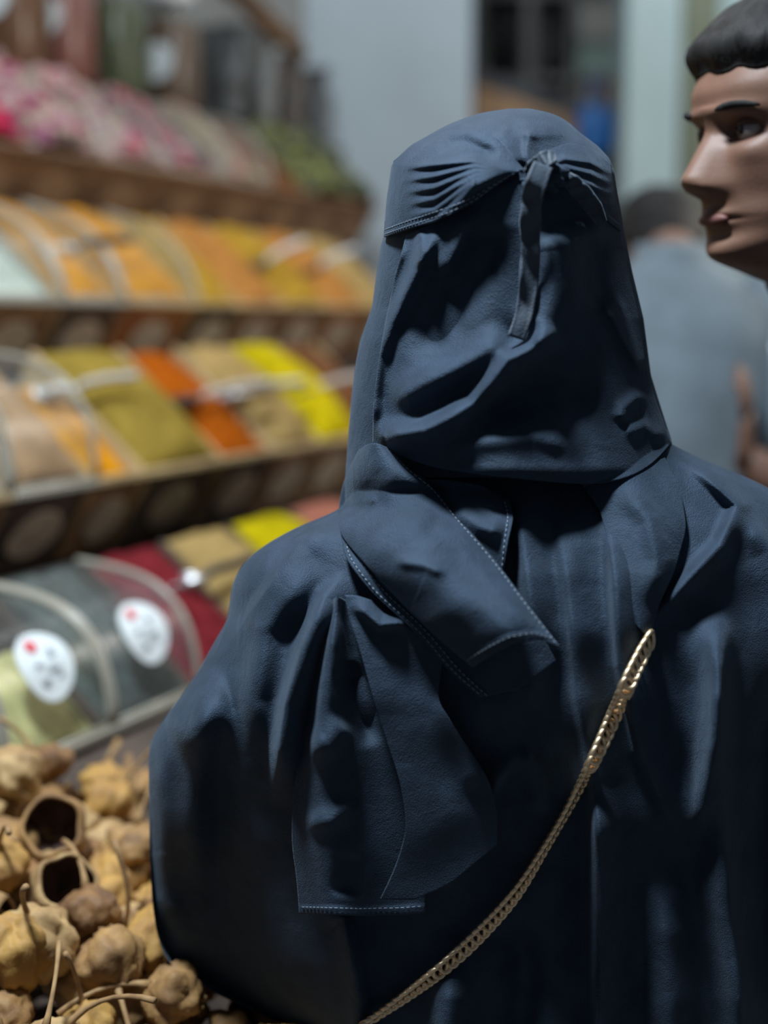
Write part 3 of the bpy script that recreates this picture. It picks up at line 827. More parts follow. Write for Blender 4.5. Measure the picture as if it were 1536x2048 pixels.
def strip(name, pts, parent, seed=1, material=None, nu=12, th=.0022, stitched=True):
    """ribbon: (x, y, half width px, offset towards the viewer, cross tilt)"""
    p = np.array(pts, float); d = np.concatenate([[0], np.cumsum(np.hypot(*np.diff(p[:, :2], axis=0).T))]); d /= d[-1]
    n = 70; t = np.linspace(0, 1, n)
    q = np.stack([np.interp(t, d, p[:, i]) for i in range(5)], 1)
    for _ in range(4): q[1:-1] = (q[:-2] + q[1:-1] * 2 + q[2:]) / 4
    tg = np.gradient(q[:, :2], axis=0); tg /= np.linalg.norm(tg, axis=1)[:, None]
    nx = np.stack([-tg[:, 1], tg[:, 0]], 1)
    s = np.linspace(-1, 1, nu)[None]
    px = q[:, 0:1] + nx[:, 0:1] * q[:, 2:3] * s; py = q[:, 1:2] + nx[:, 1:2] * q[:, 2:3] * s
    r = np.random.default_rng(seed)
    bump = .0015 * np.sin(t[:, None] * 30 + s * 1.5 + r.uniform(0, 6)) * np.sin(math.pi * t[:, None])
    Y = body_y(q[:, 0:1] + 0 * s, q[:, 1:2] + 0 * s) - q[:, 3:4] - q[:, 4:5] * s - bump - .0006 * (np.abs(s) > .8)
    pts3 = at_y(px, py, Y)
    ob = mesh_obj(name, pts3.reshape(-1, 3), grid_faces(n, nu), material or CLOTH_TIE, parent)
    m = ob.modifiers.new('thick', 'SOLIDIFY'); m.thickness = th; m.offset = 0
    return ob
strip('tie_end', [(1062, 352, 17, .026, -.004), (1072, 335, 20, .036, -.002), (1092, 318, 17, .044, .004), (1112, 313, 9, .046, .006)], person, 2)
strip('tie_end', [(1086, 330, 20, .047, 0), (1070, 372, 22, .045, .004), (1063, 402, 21, .036, -.004), (1060, 440, 21, .031, .006), (1061, 480, 19, .027, -.003), (1060, 530, 19, .026, .004),
                  (1056, 580, 18, .026, .002), (1048, 630, 18, .028, -.002), (1032, 676, 17, .031, .002)], person, 4)
strip('tie_end', [(1122, 344, 8, .024, 0), (1140, 362, 17, .030, -.004), (1165, 388, 19, .030, -.006), (1188, 418, 18, .027, -.004), (1203, 448, 12, .024, -.002)], person, 6)
strip('tie_loop', [(1040, 350, 12, .024, 0), (1085, 346, 16, .034, .002), (1128, 348, 12, .024, 0)], person, 8, CLOTH)
# knot of the tie
bm = bmesh.new(); bmesh.ops.create_icosphere(bm, subdivisions=4, radius=1.0)
kc = P3(1090, 352, float(body_y(1090, 352)) - .020)
for v in bm.verts:
    w = 1 + .16 * math.sin(v.co.x * 7 + v.co.z * 9) + .1 * math.sin(v.co.y * 8 - v.co.z * 5)
    v.co = kc + Vector((v.co.x * .016, v.co.y * .013, v.co.z * .012)) * w
bm_obj('tie_knot', bm, CLOTH, person, True)

# scarf ends falling over the back
sheet('scarf_under_fold', [(735, 920), (790, 930), (850, 960)], [(960, 1395), (1040, 1378), (1112, 1322)],
      [(735, 920), (690, 1000), (682, 1105), (740, 1183), (830, 1262), (900, 1345), (960, 1395)],
      [(850, 960), (900, 1030), (985, 1125), (1060, 1228), (1112, 1322)],
      lambda u, v: .016 + .008 * v, [], person, 90, 130, .0012, 31, hem=(('L', .10),), stitch=(('L', .09), ('L', .04)))
FLAP_RG = [
    ([(760, 1100), (860, 1130), (960, 1190), (1060, 1266), (1115, 1290)], .007, 70, 80, .3),
    ([(700, 1060), (780, 1110), (860, 1180), (930, 1280)], .006, 60, 60),
    ([(740, 960), (800, 1010), (870, 1060)], .004, 40, 40), ([(780, 1120), (850, 1130), (900, 1150)], .003, 12, 12), ([(690, 1000), (760, 1000)], .003, 10, 10)]
sheet('scarf_fold', [(717, 899), (730, 890), (745, 886), (760, 888), (776, 895)], [(945, 1335), (991, 1306), (1030, 1286), (1080, 1278), (1120, 1293)],
      [(717, 899), (690, 950), (678, 1000), (675, 1066), (740, 1140), (834, 1238), (885, 1285), (945, 1335)],
      [(776, 895), (819, 941), (869, 975), (909, 1027), (991, 1121), (1069, 1227), (1120, 1293)],
      lambda u, v: .020 + .020 * np.sin(math.pi * u) ** .8 + .022 * sstep(.55, 1, v) + .010 * sstep(.6, 1, u) * v, FLAP_RG, person, 130, 170, .0012, 32,
      hem=(('B', .05),), stitch=(('B', .035), ('R', .02)))
sheet('scarf_end', [(850, 962), (900, 962), (960, 972), (1018, 1000)], [(960, 1150), (985, 1146), (1006, 1142)],
      [(850, 962), (870, 1010), (920, 1080), (960, 1150)], [(1018, 1000), (1027, 1035), (1016, 1082), (1006, 1142)],
      lambda u, v: .012 + .010 * np.sin(math.pi * v) + .006 * u, [([(900, 1010), (960, 1050), (1015, 1070)], .007, 20, 26), ([(880, 980), (950, 1000), (1010, 1010)], .004, 16, 16)], person, 70, 90, .0012, 33,
      hem=(('R', .08),), stitch=(('R', .06),))
# hanging tails
sheet('scarf_tail', [(676, 1190), (700, 1190), (830, 1230), (890, 1290)], [(760, 1800), (830, 1800), (900, 1768), (994, 1690)],
      [(690, 1190), (694, 1225), (718, 1293), (749, 1407), (780, 1501), (801, 1564), (815, 1658), (790, 1740), (760, 1800)],
      [(890, 1290), (874, 1400), (929, 1485), (979, 1560), (996, 1630), (994, 1690)],
      lambda u, v: .012 + .008 * (1 - u), [([(700, 1200), (760, 1250), (830, 1240)], .008, 12, 14), ([(740, 1180), (790, 1225), (840, 1250)], -.006, 12, 12), ([(880, 1380), (920, 1480), (960, 1600)], .006, 26, 26)],
      person, 110, 150, .0014, 41, base=lambda x, y: body_y(x, np.minimum(y, 1430 + .45 * (y - 1430))))
sheet('scarf_tail', [(660, 1200), (676, 1192), (692, 1200), (706, 1215)], [(598, 1828), (640, 1829), (720, 1832), (800, 1830), (850, 1826)],
      [(660, 1200), (640, 1272), (619, 1376), (598, 1501), (585, 1606), (582, 1684), (594, 1762), (598, 1828)],
      [(706, 1215), (735, 1293), (770, 1407), (805, 1530), (835, 1650), (850, 1740), (850, 1826)],
      lambda u, v: .006 + .026 * np.exp(-((u - .30) / .26) ** 2), [([(672, 1205), (655, 1300), (640, 1420), (625, 1560)], .006, 20, 24), ([(700, 1440), (660, 1490), (610, 1500)], .006, 30, 24),
      ([(720, 1600), (660, 1640), (600, 1650)], .005, 24, 22), ([(690, 1320), (720, 1400), (740, 1500)], -.006, 26, 26), ([(700, 1700), (690, 1800)], -.005, 24, 24)],
      person, 110, 170, .0013, 42, hem=(('B', .03),), stitch=(('B', .02),), base=lambda x, y: body_y(x, np.minimum(y, 1430 + .35 * (y - 1430))))
# fold of the scarf over the right shoulder
sheet('scarf_shoulder_fold', [(1150, 950), (1230, 950), (1330, 915)], [(1262, 1240), (1280, 1258), (1300, 1276)],
      [(1150, 950), (1200, 1020), (1225, 1120), (1240, 1200), (1262, 1240)], [(1330, 915), (1362, 985), (1374, 1055), (1350, 1140), (1318, 1210), (1300, 1276)],
      lambda u, v: .008 + .008 * np.sin(math.pi * u), [([(1240, 960), (1300, 1040), (1320, 1120), (1300, 1220)], .006, 24, 30)], person, 90, 110, .0012, 51)

# ------------------------------------------------------------------ chain strap
chain_px = [(640, 2105), (727, 2050), (780, 2013), (836, 1975), (918, 1910), (983, 1844), (1037, 1784), (1081, 1708), (1119, 1648), (1163, 1567), (1206, 1480), (1244, 1392), (1272, 1326), (1300, 1278)]
cp = resample(chain_px, 400)
fold = ridges(cp[:, 0], cp[:, 1], AB_RG)
cy = body_y(cp[:, 0], cp[:, 1]) - np.maximum(fold, 0) - .0085
for _ in range(40): cy[1:-1] = np.minimum((cy[:-2] + cy[2:]) / 2 , cy[1:-1]) * .5 + .5 * (cy[:-2] + cy[2:]) / 2
c3 = at_y(cp[:, 0], cp[:, 1], cy)
cd = np.concatenate([[0], np.cumsum(np.linalg.norm(np.diff(c3, axis=0), axis=1))])
chain = empty('chain_strap', tuple(c3[200])); tag(chain, 'pale gold curb chain strap slung diagonally across the dark abaya', 'chain')
me = bpy.data.meshes.new('link')
V = []; nu, nv = 20, 8
for i in range(nu):
    a = 2 * math.pi * i / nu
    for j in range(nv):
        b = 2 * math.pi * j / nv
        rr = .0019
        x = (.0074 + rr * math.cos(b)) * math.cos(a); y = (.0052 + rr * math.cos(b)) * math.sin(a); z = rr * 1.15 * math.sin(b) + .0011 * math.sin(2 * a)
        V.append((x, y, z))
F = [(i * nv + j, ((i + 1) % nu) * nv + j, ((i + 1) % nu) * nv + (j + 1) % nv, i * nv + (j + 1) % nv) for i in range(nu) for j in range(nv)]
me.from_pydata(V, [], F); me.polygons.foreach_set('use_smooth', [True] * len(F)); me.materials.append(GOLD)
chain_q = np.arange(.002, cd[-1], .0068)
for k, q in enumerate(chain_q):
    c = Vector([np.interp(q, cd, c3[:, i]) for i in range(3)]); c2 = Vector([np.interp(q + .004, cd, c3[:, i]) for i in range(3)])
    t = (c2 - c).normalized() if (c2 - c).length > 1e-6 else Vector((-.5, 0, .8))
    nrm = Vector((0, -1, .1)); b = nrm.cross(t).normalized(); nrm = t.cross(b).normalized()
    twist = .72 + .35 * math.sin(q * 24)
    M3 = Matrix((t, b, nrm)).transposed() @ Matrix.Rotation(twist, 3, 'X') @ Matrix.Rotation(.42, 3, 'Z')
    o = bpy.data.objects.new('link', me); COL.objects.link(o)
    o.parent = chain; o.matrix_parent_inverse = world_matrix(chain).inverted()
    o.location = c; o.rotation_euler = M3.to_euler()

# ------------------------------------------------------------------ heap of dried pods in the front bin
def heap_h(p, s=1.0): return .81 + (p - .62) * .40 - .45 * max(0, s - 1.13)
POD = [mat('straw_pod_skin', (0.38, 0.215, 0.075), .7, color2=(0.20, 0.105, 0.04), scale=38, bump=.6, bscale=110),
       mat('pale_pod_skin', (0.48, 0.32, 0.14), .7, color2=(0.26, 0.15, 0.06), scale=34, bump=.6, bscale=110),
       mat('brown_pod_skin', (0.27, 0.14, 0.05), .7, color2=(0.12, 0.055, 0.022), scale=42, bump=.6, bscale=110),
       mat('golden_pod_skin', (0.44, 0.25, 0.06), .7, color2=(0.30, 0.16, 0.05), scale=30, bump=.6, bscale=110)]
STEM = mat('dry_stem', (0.38, 0.235, 0.10), .75, color2=(0.22, 0.12, 0.05), scale=50)
PITH = mat('dark_pod_inside', (0.055, 0.026, 0.018), .85, var=.4, scale=60)
fb = empty('pod_bin', SP(1.3, .8, .5)); tag(fb, 'dark wooden front bin holding the heap of dried pods', 'bin')
sa, sb = .35, 2.0
hexa('base_board', [SP(sa, .50, heap_h(.50) - .075), SP(sb, .50, heap_h(.50) - .075), SP(sb, 1.06, (heap_h(1.02) - .02) - .075), SP(sa, 1.06, (heap_h(1.02) - .04) - .075),
                    SP(sa, .50, heap_h(.50) - .045), SP(sb, .50, heap_h(.50) - .045), SP(sb, 1.06, (heap_h(1.02) - .02) - .045), SP(sa, 1.06, (heap_h(1.02) - .04) - .045)], WOOD_D, fb)
hexa('front_panel', [SP(sa, .49, 0), SP(sb, .49, 0), SP(sb, .51, 0), SP(sa, .51, 0), SP(sa, .47, heap_h(.5) - .02), SP(sb, .47, heap_h(.5) - .02), SP(sb, .49, heap_h(.5) - .02), SP(sa, .49, heap_h(.5) - .02)], WOOD_D, fb)
for q in (sa, sb):
    hexa('side_panel', [SP(q, .50, 0), SP(q + .015, .50, 0), SP(q + .015, 1.06, 0), SP(q, 1.06, 0), SP(q, .50, heap_h(.5) - .04), SP(q + .015, .50, heap_h(.5) - .04), SP(q + .015, 1.06, (heap_h(1.02) - .02) - .05), SP(q, 1.06, (heap_h(1.02) - .04) - .05)], WOOD_D, fb)

def pod_body(seed, lobes, flat, point):
    bm = bmesh.new(); bmesh.ops.create_icosphere(bm, subdivisions=4, radius=1.0)
    for v in bm.verts:
        c = v.co.copy(); th = math.atan2(c.y, c.x); pol = math.sqrt(max(0, 1 - c.z ** 2))
        r = 1 + .20 * pol * abs(math.sin(lobes * th / 2 + seed + .5 * c.z)) ** .6 - .14 * pol
        r += .30 * mnoise.noise(c * 1.3 + Vector((seed * 7, 0, 0))) + .12 * mnoise.noise(c * 4.2 + Vector((0, seed * 5, 0))) + .03 * mnoise.noise(c * 9)
        z = c.z * flat
        if c.z > .5: z += point * 1.6 * ((c.z - .5) / .5) ** 2; r *= 1 - .35 * ((c.z - .5) / .5) ** 1.5
        if c.z < -.8: z += .25 * (-.8 - c.z) / .2 * .5
        v.co = Vector((c.x * r, c.y * r, z * r)) * .026
    me = bpy.data.meshes.new('pod_body'); bm.to_mesh(me); bm.free()
    me.polygons.foreach_set('use_smooth', [True] * len(me.polygons)); me.materials.append(POD[seed % 4])
    return me
def pod_cup(seed):
    """shell broken open: a bowl with thickness and a dark inside"""
    nu, nv = 30, 12; V = []; F = []; MI = []
    for layer, rr in ((0, 1.0), (1, .88)):
        for j in range(nv):
            a = math.pi * (.06 + .60 * j / (nv - 1)) if layer == 0 else math.pi * (.66 - .60 * j / (nv - 1))
            for i in range(nu):
                t = 2 * math.pi * i / nu
                q = Vector((math.sin(a) * math.cos(t), math.sin(a) * math.sin(t), -math.cos(a)))
                w = rr * (1 + .10 * mnoise.noise(q * 1.8 + Vector((seed * 3, 0, 0))) + .05 * math.sin(5 * t + seed))
                V.append(q * w * .030)
    F = grid_faces(2 * nv, nu, True)
    MI = [0] * (nu * nv) + [1] * (nu * (nv - 1))
    F.append(tuple(reversed(range(nu)))); MI.append(0); F.append(tuple(range((2 * nv - 1) * nu, 2 * nv * nu))); MI.append(1)
    me = bpy.data.meshes.new('pod_shell'); me.from_pydata([tuple(v) for v in V], [], F)
    me.materials.append(POD[seed % 2]); me.materials.append(PITH)
    me.polygons.foreach_set('material_index', MI); me.polygons.foreach_set('use_smooth', [True] * len(F))
    return me
def pod_stem(seed, length, rad=.0028):
    r = random.Random(seed); pts = [Vector((0, 0, .020))]; d = Vector((r.uniform(-.2, .2), r.uniform(-.2, .2), 1)).normalized()
    bend = Vector((r.uniform(-1, 1), r.uniform(-1, 1), 0)) * .22
    for k in range(7):
        pts.append(pts[-1] + d * length / 7); d = (d + bend).normalized()
    V, F = tube_data(pts, [rad * 2.1, rad * 1.25, rad, rad * .9, rad * .9, rad * .95, rad * 1.1, rad * 1.2], 8)
    me = bpy.data.meshes.new('stem'); me.from_pydata([tuple(v) for v in V], [], F); me.materials.append(STEM)
    me.polygons.foreach_set('use_smooth', [True] * len(F)); return me
def pod_crown(seed):
    parts = []
    for k in range(7):
        a = 2 * math.pi * k / 7 + seed
        parts.append(tube_data([(0, 0, -.021), (.006 * math.cos(a), .006 * math.sin(a), -.027), (.011 * math.cos(a), .011 * math.sin(a), -.026)], [.003, .0022, .001], 5))
    V, F, _ = join_data(parts)
    me = bpy.data.meshes.new('crown'); me.from_pydata([tuple(v) for v in V], [], F); me.materials.append(STEM)
    me.polygons.foreach_set('use_smooth', [True] * len(F)); return me
BODIES = [pod_body(k, 6 + k % 4, [.92, 1.1, .78, 1.25, .9, 1.05, .7, 1.4][k], .25 + .05 * (k % 3)) for k in range(8)]
CUPS = [pod_cup(k) for k in range(3)]
STEMS = [pod_stem(k, .045 + .009 * k, .0022) for k in range(6)]
CROWNS = [pod_crown(k) for k in range(3)]
def raw(name, me, parent):
    o = bpy.data.objects.new(name, me); COL.objects.link(o); o.parent = parent; return o
def pod(loc, rot, scale, label, kind='whole', k=0, stem=True, group='dried pods in the front bin'):
    root = empty('dried_pod', loc, rot); root.scale = (scale,) * 3
    tag(root, label, 'seed pod', group)
    if kind == 'whole':
        raw('pod_body', BODIES[k % 8], root); raw('crown', CROWNS[k % 3], root)
    else:
        raw('pod_shell', CUPS[k % 3], root)
    if stem: raw('stem', STEMS[k % 6], root)
    return root
def heap_hit(px, py, lift):
    d = ray(np.array(px, float), np.array(py, float)); lo, hi = .3, 3.0
    for _ in range(50):
        m = (lo + hi) / 2; q = d * m; p = q[:2] @ NV[:2]
        if q[2] + CAM_H > heap_h(p, q[:2] @ DV[:2]) + lift: lo = m
        else: hi = m
    return Vector(d * lo + np.array([0, 0, CAM_H]))
def aim(direction, spin=0.0):
    q = Vector(direction).normalized().to_track_quat('Z', 'Y'); return (q @ Matrix.Rotation(spin, 3, 'Z').to_quaternion()).to_euler()
placed = []
for (x, y, lift, dr, sp, sc, kd, k, st, lab) in [
    (108, 1655, .030, (.15, -1, .55), .3, 1.12, 'cup', 0, False, 'broken pod gaping toward the viewer with a dark hollow inside'),
    (128, 1775, .032, (.5, -.75, .75), 1.0, 1.05, 'cup', 1, False, 'pale half shell lying open just below the dark hollow pod'),
    (78, 1880, .030, (-.1, -.5, .9), .2, 1.22, 'whole', 1, True, 'large round wrinkled pod below the pale half shell'),
    (226, 1925, .030, (.3, -.8, -.6), .5, 1.15, 'whole', 0, True, 'round pod with its forked dry stem pointing down, near the sleeve hem'),
    (182, 1825, .026, (-.3, .5, .8), .9, 1.1, 'whole', 2, True, 'oval tan pod between the half shell and the sleeve'),
    (215, 1610, .030, (.5, .3, .8), .7, 1.0, 'whole', 3, True, 'small round pod right of the dark hollow pod'),
    (272, 1690, .028, (.1, .2, 1), .4, 1.0, 'whole', 4, True, 'tan pod squeezed against the dark sleeve at elbow height'),
    (90, 1535, .034, (-.6, .2, .7), 1.4, 1.15, 'whole', 6, True, 'wrinkled pod on top of the heap under the left sticker'),
    (25, 1545, .034, (-.5, -.5, .8), 2.0, 1.1, 'whole', 5, True, 'striped pale pod at the upper left edge of the heap'),
    (20, 1905, .026, (.2, -.3, 1), .0, 1.15, 'whole', 7, False, 'yellowish pod at the lower left edge of the heap'),
    (310, 1880, .030, (.5, .1, .9), .8, 1.05, 'whole', 7, False, 'long pale pod tucked under the curve of the sleeve'),
    (345, 1985, .026, (-.8, -.2, .4), .8, 1.05, 'whole', 4, True, 'pod with a stem lying sideways at the bottom beside the sleeve hem')]:
    c = heap_hit(x, y, lift); placed.append((c, .052)); pod(c, aim(dr, sp), sc, lab, kd, k, st)
# two bare stems standing up beside the elbow
for (x0, y0, x1, y1, lab) in [(190, 1552, 238, 1478, 'bare dry stem leaning right at the top of the heap'), (262, 1625, 256, 1508, 'bare dry stem standing upright beside the elbow')]:
    c = heap_hit(x0, y0, .02); e = P3(x1, y1, c.y + .02)
    tag(tube('dry_stem', [c - (e - c) * .3, c, c.lerp(e, .5) + Vector((.004, 0, 0)), e], [.003, .0038, .0036, .0042], STEM, None, 8), lab, 'stem')
rs = random.Random(11)
def project(c):
    q = np.array(c) - np.array([0, 0, CAM_H]); z = q @ FWD
    return 768 + FPX * q[0] / z, 1024 - FPX * (q @ UPV) / z
n_p = 0
for layer, (lift, step, jit) in enumerate([(-.012, .047, .010), (.014, .050, .016), (.030, .085, .03)]):
    p = .53
    while p < 1.035:
        s = .5
        while s < 1.95:
            c = SP(s + rs.uniform(-jit, jit), p + rs.uniform(-jit, jit), 0)
            pp = c.x * NV[0] + c.y * NV[1]
            c.z = heap_h(pp, c.x * DV[0] + c.y * DV[1]) + lift + rs.uniform(-.006, .006)
            s += step
            x, y = project(c)
            if x < -90 or y > 2130 or x > 640 or x > A_L(min(y, 2070)) + 50 or pp > .975: continue
            if any((c - q).length < d * (1.0 if layer else .7) for q, d in placed): continue
            placed.append((c, .040)); n_p += 1
            dr = (rs.gauss(0, 1), rs.gauss(0, 1), rs.gauss(.3, .8))
            kk = rs.randrange(64); cup = rs.random() < .16; st = rs.random() < (.3 if layer == 0 else .85)
            look = ['straw-coloured', 'pale', 'brown', 'golden'][(kk % 8) % 4] if not cup else 'open-shelled'
            shape = '' if cup else [' round', ' long', ' flattened'][0 if (kk % 8) in (0, 4, 5) else 1 if (kk % 8) in (1, 3, 7) else 2]
            zone = ('at the back of the heap' if pp > .86 else 'mid-heap' if pp > .7 else 'at the front of the heap') + (' near the left edge' if x < 90 else ' near the sleeve' if x > 200 else '')
            pod(c, aim(dr, rs.uniform(0, 6)), rs.uniform(.82, 1.2), look + shape + ' dried pod ' + ('with stem ' if st else 'without stem ') + zone, 'cup' if cup else 'whole', kk, st)
        p += step
print('pods', n_p)

# ------------------------------------------------------------------ people
SKIN = mat('warm_skin', (0.17, 0.085, 0.055), .55, var=.08, scale=30, sss=.15, bump=.1, bscale=300)
LIPS = mat('lip_skin', (0.17, 0.065, 0.055), .6)
HAIR = mat('black_hair', (0.016, 0.015, 0.015), .7, spec=.2, var=.5, scale=60, stretch=(1, 1, .15), bump=.8, bscale=180)
EYE = mat('shaded_eye_white', (0.34, 0.29, 0.27), .35)  # white darkened so its colour carries the shadow of the eye socket
IRIS = mat('dark_iris', (0.02, 0.012, 0.008), .2)
SHIRT = mat('grey_blue_tshirt', (0.13, 0.165, 0.19), .85, var=.12, scale=14, bump=.3, bscale=200)
SHIRT2 = mat('charcoal_shirt', (0.05, 0.055, 0.06), .85, var=.12, scale=14)
JEANS = mat('dark_trousers', (0.03, 0.035, 0.05), .85, var=.15, scale=14)
LENS = clear_mat('spectacle_lens', (.97, .98, .98), .0, 1.04)
HH = .235
HT = np.array([  # z, front, back, half width  (fractions of head height / metres)
    (-.02, .050, -.060, .050), (.0, .072, -.062, .030), (.03, .086, -.064, .040), (.08, .090, -.068, .049), (.14, .085, -.072, .055), (.20, .091, -.078, .060), (.27, .092, -.085, .064),
    (.34, .092, -.090, .067), (.42, .090, -.095, .070), (.50, .088, -.100, .0725), (.58, .095, -.103, .0745), (.66, .097, -.104, .076), (.75, .085, -.103, .076), (.83, .061, -.098, .071),
    (.90, .036, -.084, .060), (.955, .010, -.060, .042), (.985, -.006, -.036, .023), (1.0, -.014, -.020, .003)])
HTD = np.linspace(-.02, 1, 400)
_k = np.exp(-(np.arange(-24, 25) / 10.0) ** 2); _k /= _k.sum()
HTS = [np.convolve(np.pad(np.interp(HTD, HT[:, 0], HT[:, k]), 24, 'reflect', reflect_type='odd'), _k, 'valid') for k in (1, 2, 3)]
def head_point(t, phi, grow=0.0):
    """t: 0 chin .. 1 crown, phi: 0 = face, pi = nape (local: +Y face, Z up from the chin)"""
    yf, yb, w = (float(np.interp(t, HTD, q)) for q in HTS)
    yf += grow; yb -= grow; w += grow
    m = (yf + yb) / 2 + .006; c, s = math.cos(phi), math.sin(phi)
    y = m + (yf - m) * (abs(c) ** .82) * (1 if c > 0 else 0) - (m - yb) * (abs(c) ** .9) * (1 if c < 0 else 0)
    x = w * math.copysign(abs(s) ** .88, s)
    return Vector((x, y, t * HH + grow * float(sstep(.55, 1.0, t))))
def face_feature(p):
    x, y, z = p; t = z / HH
    if y < .02: return p
    g = lambda cx, cz, rx, rz: math.exp(-((abs(x) - cx) / rx) ** 2 - ((t - cz) / rz) ** 2)
    d = 0.0
    # nose: straight ridge from brow to tip, wings at its base
    if .24 < t < .60:
        k = (.56 - t) / .25
        prof = (.004 + .030 * max(0, min(1, k)) ** 1.1) * float(sstep(.235, .345, t))
        d += prof * math.exp(-(abs(x) / (.0095 + .0085 * max(0, min(1, k)))) ** 2.6)
    d += .008 * g(.014, .295, .007, .028)
    d -= .013 * g(.032, .505, .017, .040) + .004 * g(.016, .50, .008, .03)
    d += .0055 * g(.028, .575, .022, .026)
    d += .0065 * g(0, .200, .020, .016) + .0065 * g(0, .160, .018, .016) - .0045 * g(0, .180, .024, .006) - .003 * g(0, .115, .02, .02)
    d += .005 * g(0, .05, .018, .04)
    d += .006 * g(.046, .42, .018, .05) - .005 * g(.045, .26, .018, .06)
    return Vector((x, y + d, z))
def build_person(name, label, loc, rz, height, lean, pitch, shirt, head_yaw=0.0, hair_front=.74, quiff=0.0, nape=.16, hand_back=False, short_sleeve=True, glasses=False, head_off=(0, 0, 0)):
    root = empty(name, loc, (0, 0, rz)); tag(root, label, 'person')
    zc = height - HH                               # chin height
    piv = Vector((0, -.02 + lean, zc - .035))
    RM = Matrix.Rotation(head_yaw, 3, 'Z') @ Matrix.Rotation(-pitch, 3, 'X')
    def hp(p):  # head local -> person local
        return piv + Vector(head_off) + RM @ (Vector(p) - Vector((0, -.02, -.035)))
    n = 72
    rows = []
    torso = [(.88, .150, .105, 0), (.96, .165, .112, 0), (1.04, .155, .105, 0), (1.14, .155, .105, .1), (1.26, .170, .115, .25), (1.36, .182, .115, .45), (1.42, .178, .10, .6), (1.455, .150, .085, .72), (1.478, .095, .068, .82)]
    k = height / 1.76
    for z, rx, ry, l in torso:
        rows.append([Vector((rx * math.sin(a), lean * l + ry * math.cos(a) - .01, z * k)) for a in [2 * math.pi * i / n for i in range(n)]])
    nb = [Vector((.058 * math.sin(a), lean * .9 - .02 + .060 * math.cos(a), 1.495 * k)) for a in [2 * math.pi * i / n for i in range(n)]]
    nt = [hp((.054 * math.sin(a), -.022 + .056 * math.cos(a), -.012)) for a in [2 * math.pi * i / n for i in range(n)]]
    rows.append(nb); rows.append([p.lerp(q, .5) for p, q in zip(nb, nt)]); rows.append(nt)
    ts = list(np.linspace(-.02, .70, 84)) + list(np.linspace(.715, 1.0, 26))
    for t in ts:
        rows.append([hp(face_feature(head_point(t, 2 * math.pi * i / n))) for i in range(n)])
    V = [p for r in rows for p in r]; F = grid_faces(len(rows), n, True)
    F.append(tuple(reversed(range(n)))); F.append(tuple(range(len(V) - n, len(V))))
    parts = [(V, F)]
    # ears
    for sx in (-1, 1):
        ev = []; nr, ns = 16, 6
        for i in range(nr):
            a = 2 * math.pi * i / nr
            for j in range(ns):
                r = 1 - j / (ns - 1)
                cz = .44 + .125 * math.cos(a) * (r if j else 1); cyy = -.008 + .017 * math.sin(a) * (r if j else 1) * (1 + .3 * math.cos(a))
                off = .010 if j == 1 else (.006 if j == 0 else .002)
                ev.append(hp((sx * (.070 + off + .006 * (math.sin(a) < 0)), cyy, cz * HH)))
        ef = [(i * ns + j, ((i + 1) % nr) * ns + j, ((i + 1) % nr) * ns + j + 1, i * ns + j + 1) for i in range(nr) for j in range(ns - 1)]
        parts.append((ev, ef))
    # arms, hands and legs of the same body
    arms = []
    for sx in (-1, 1):
        sh = Vector((sx * .165, lean * .6 - .01, 1.415 * k))
        if hand_back and sx == hand_back:
            el = Vector((sx * .25, lean * .3 - .12, 1.08 * k)); wr = Vector((sx * .097, -.165, 1.17 * k)); hd = Vector((0, -.05, 1)).normalized()
        else:
            el = Vector((sx * .225, lean * .3 - .02, 1.12 * k)); wr = Vector((sx * .225, lean * .2 + .06, .88 * k)); hd = Vector((0, .12, -1)).normalized()
        arms.append((sh, el, wr))
        parts.append(tube_data([sh, sh.lerp(el, .5), el, el.lerp(wr, .35), wr], [.052, .046, .038, .037, .027], 14))
        fw = hd; side = Vector((0, 1, 0)) if not (hand_back and sx == hand_back) else Vector((.25, 1, 0)).normalized()
        side = (side - fw * side.dot(fw)).normalized(); nrm = fw.cross(side)
        pv = []
        for i in range(5):
            f = i / 4; c = wr + fw * (.085 * f - .005); hw = .026 + .014 * math.sin(math.pi * min(1, .25 + f * .6)); hh = .015 - .004 * f
            for j in range(14):
                a = 2 * math.pi * j / 14; pv.append(c + side * hw * math.cos(a) + nrm * hh * math.sin(a))
        pf = grid_faces(5, 14, True) + [tuple(reversed(range(14))), tuple(range(56, 70))]
        parts.append((pv, pf))
        for q, (o, ln) in enumerate(zip((-.030, -.010, .010, .029), (.062, .076, .082, .072))):
            b = wr + fw * .075 + side * o; cu = nrm * .012
            parts.append(tube_data([b, b + fw * ln * .45 + cu * .2, b + fw * ln * .75 + cu * .7, b + fw * ln + cu * 1.5], [.0095, .009, .0085, .006], 9))
        b = wr + fw * .025 + side * .026
        parts.append(tube_data([b, b + fw * .025 + side * .022, b + fw * .055 + side * .030], [.012, .011, .007], 9))
    for sx in (-1, 1):
        hp_ = Vector((sx * .088, 0, .90 * k)); kn = Vector((sx * .095, .015, .48 * k)); an = Vector((sx * .1, -.01, .08))
        parts.append(tube_data([hp_, hp_.lerp(kn, .5), kn, kn.lerp(an, .35), an, Vector((sx * .1, -.01, .02))], [.085, .072, .054, .054, .038, .04], 14))
    V, F, _ = join_data(parts)
    body = mesh_obj('body', V, F, SKIN); body.parent = root
    def add(nm, data, m, parent=root, th=0.0):
        o = mesh_obj(nm, data[0], data[1], m); o.parent = parent
        if th: o.modifiers.new('t', 'SOLIDIFY').thickness = th
        return o
    # hair: a cap over the skull, lower at the back, with a swept front
    hv = []; nr = 34
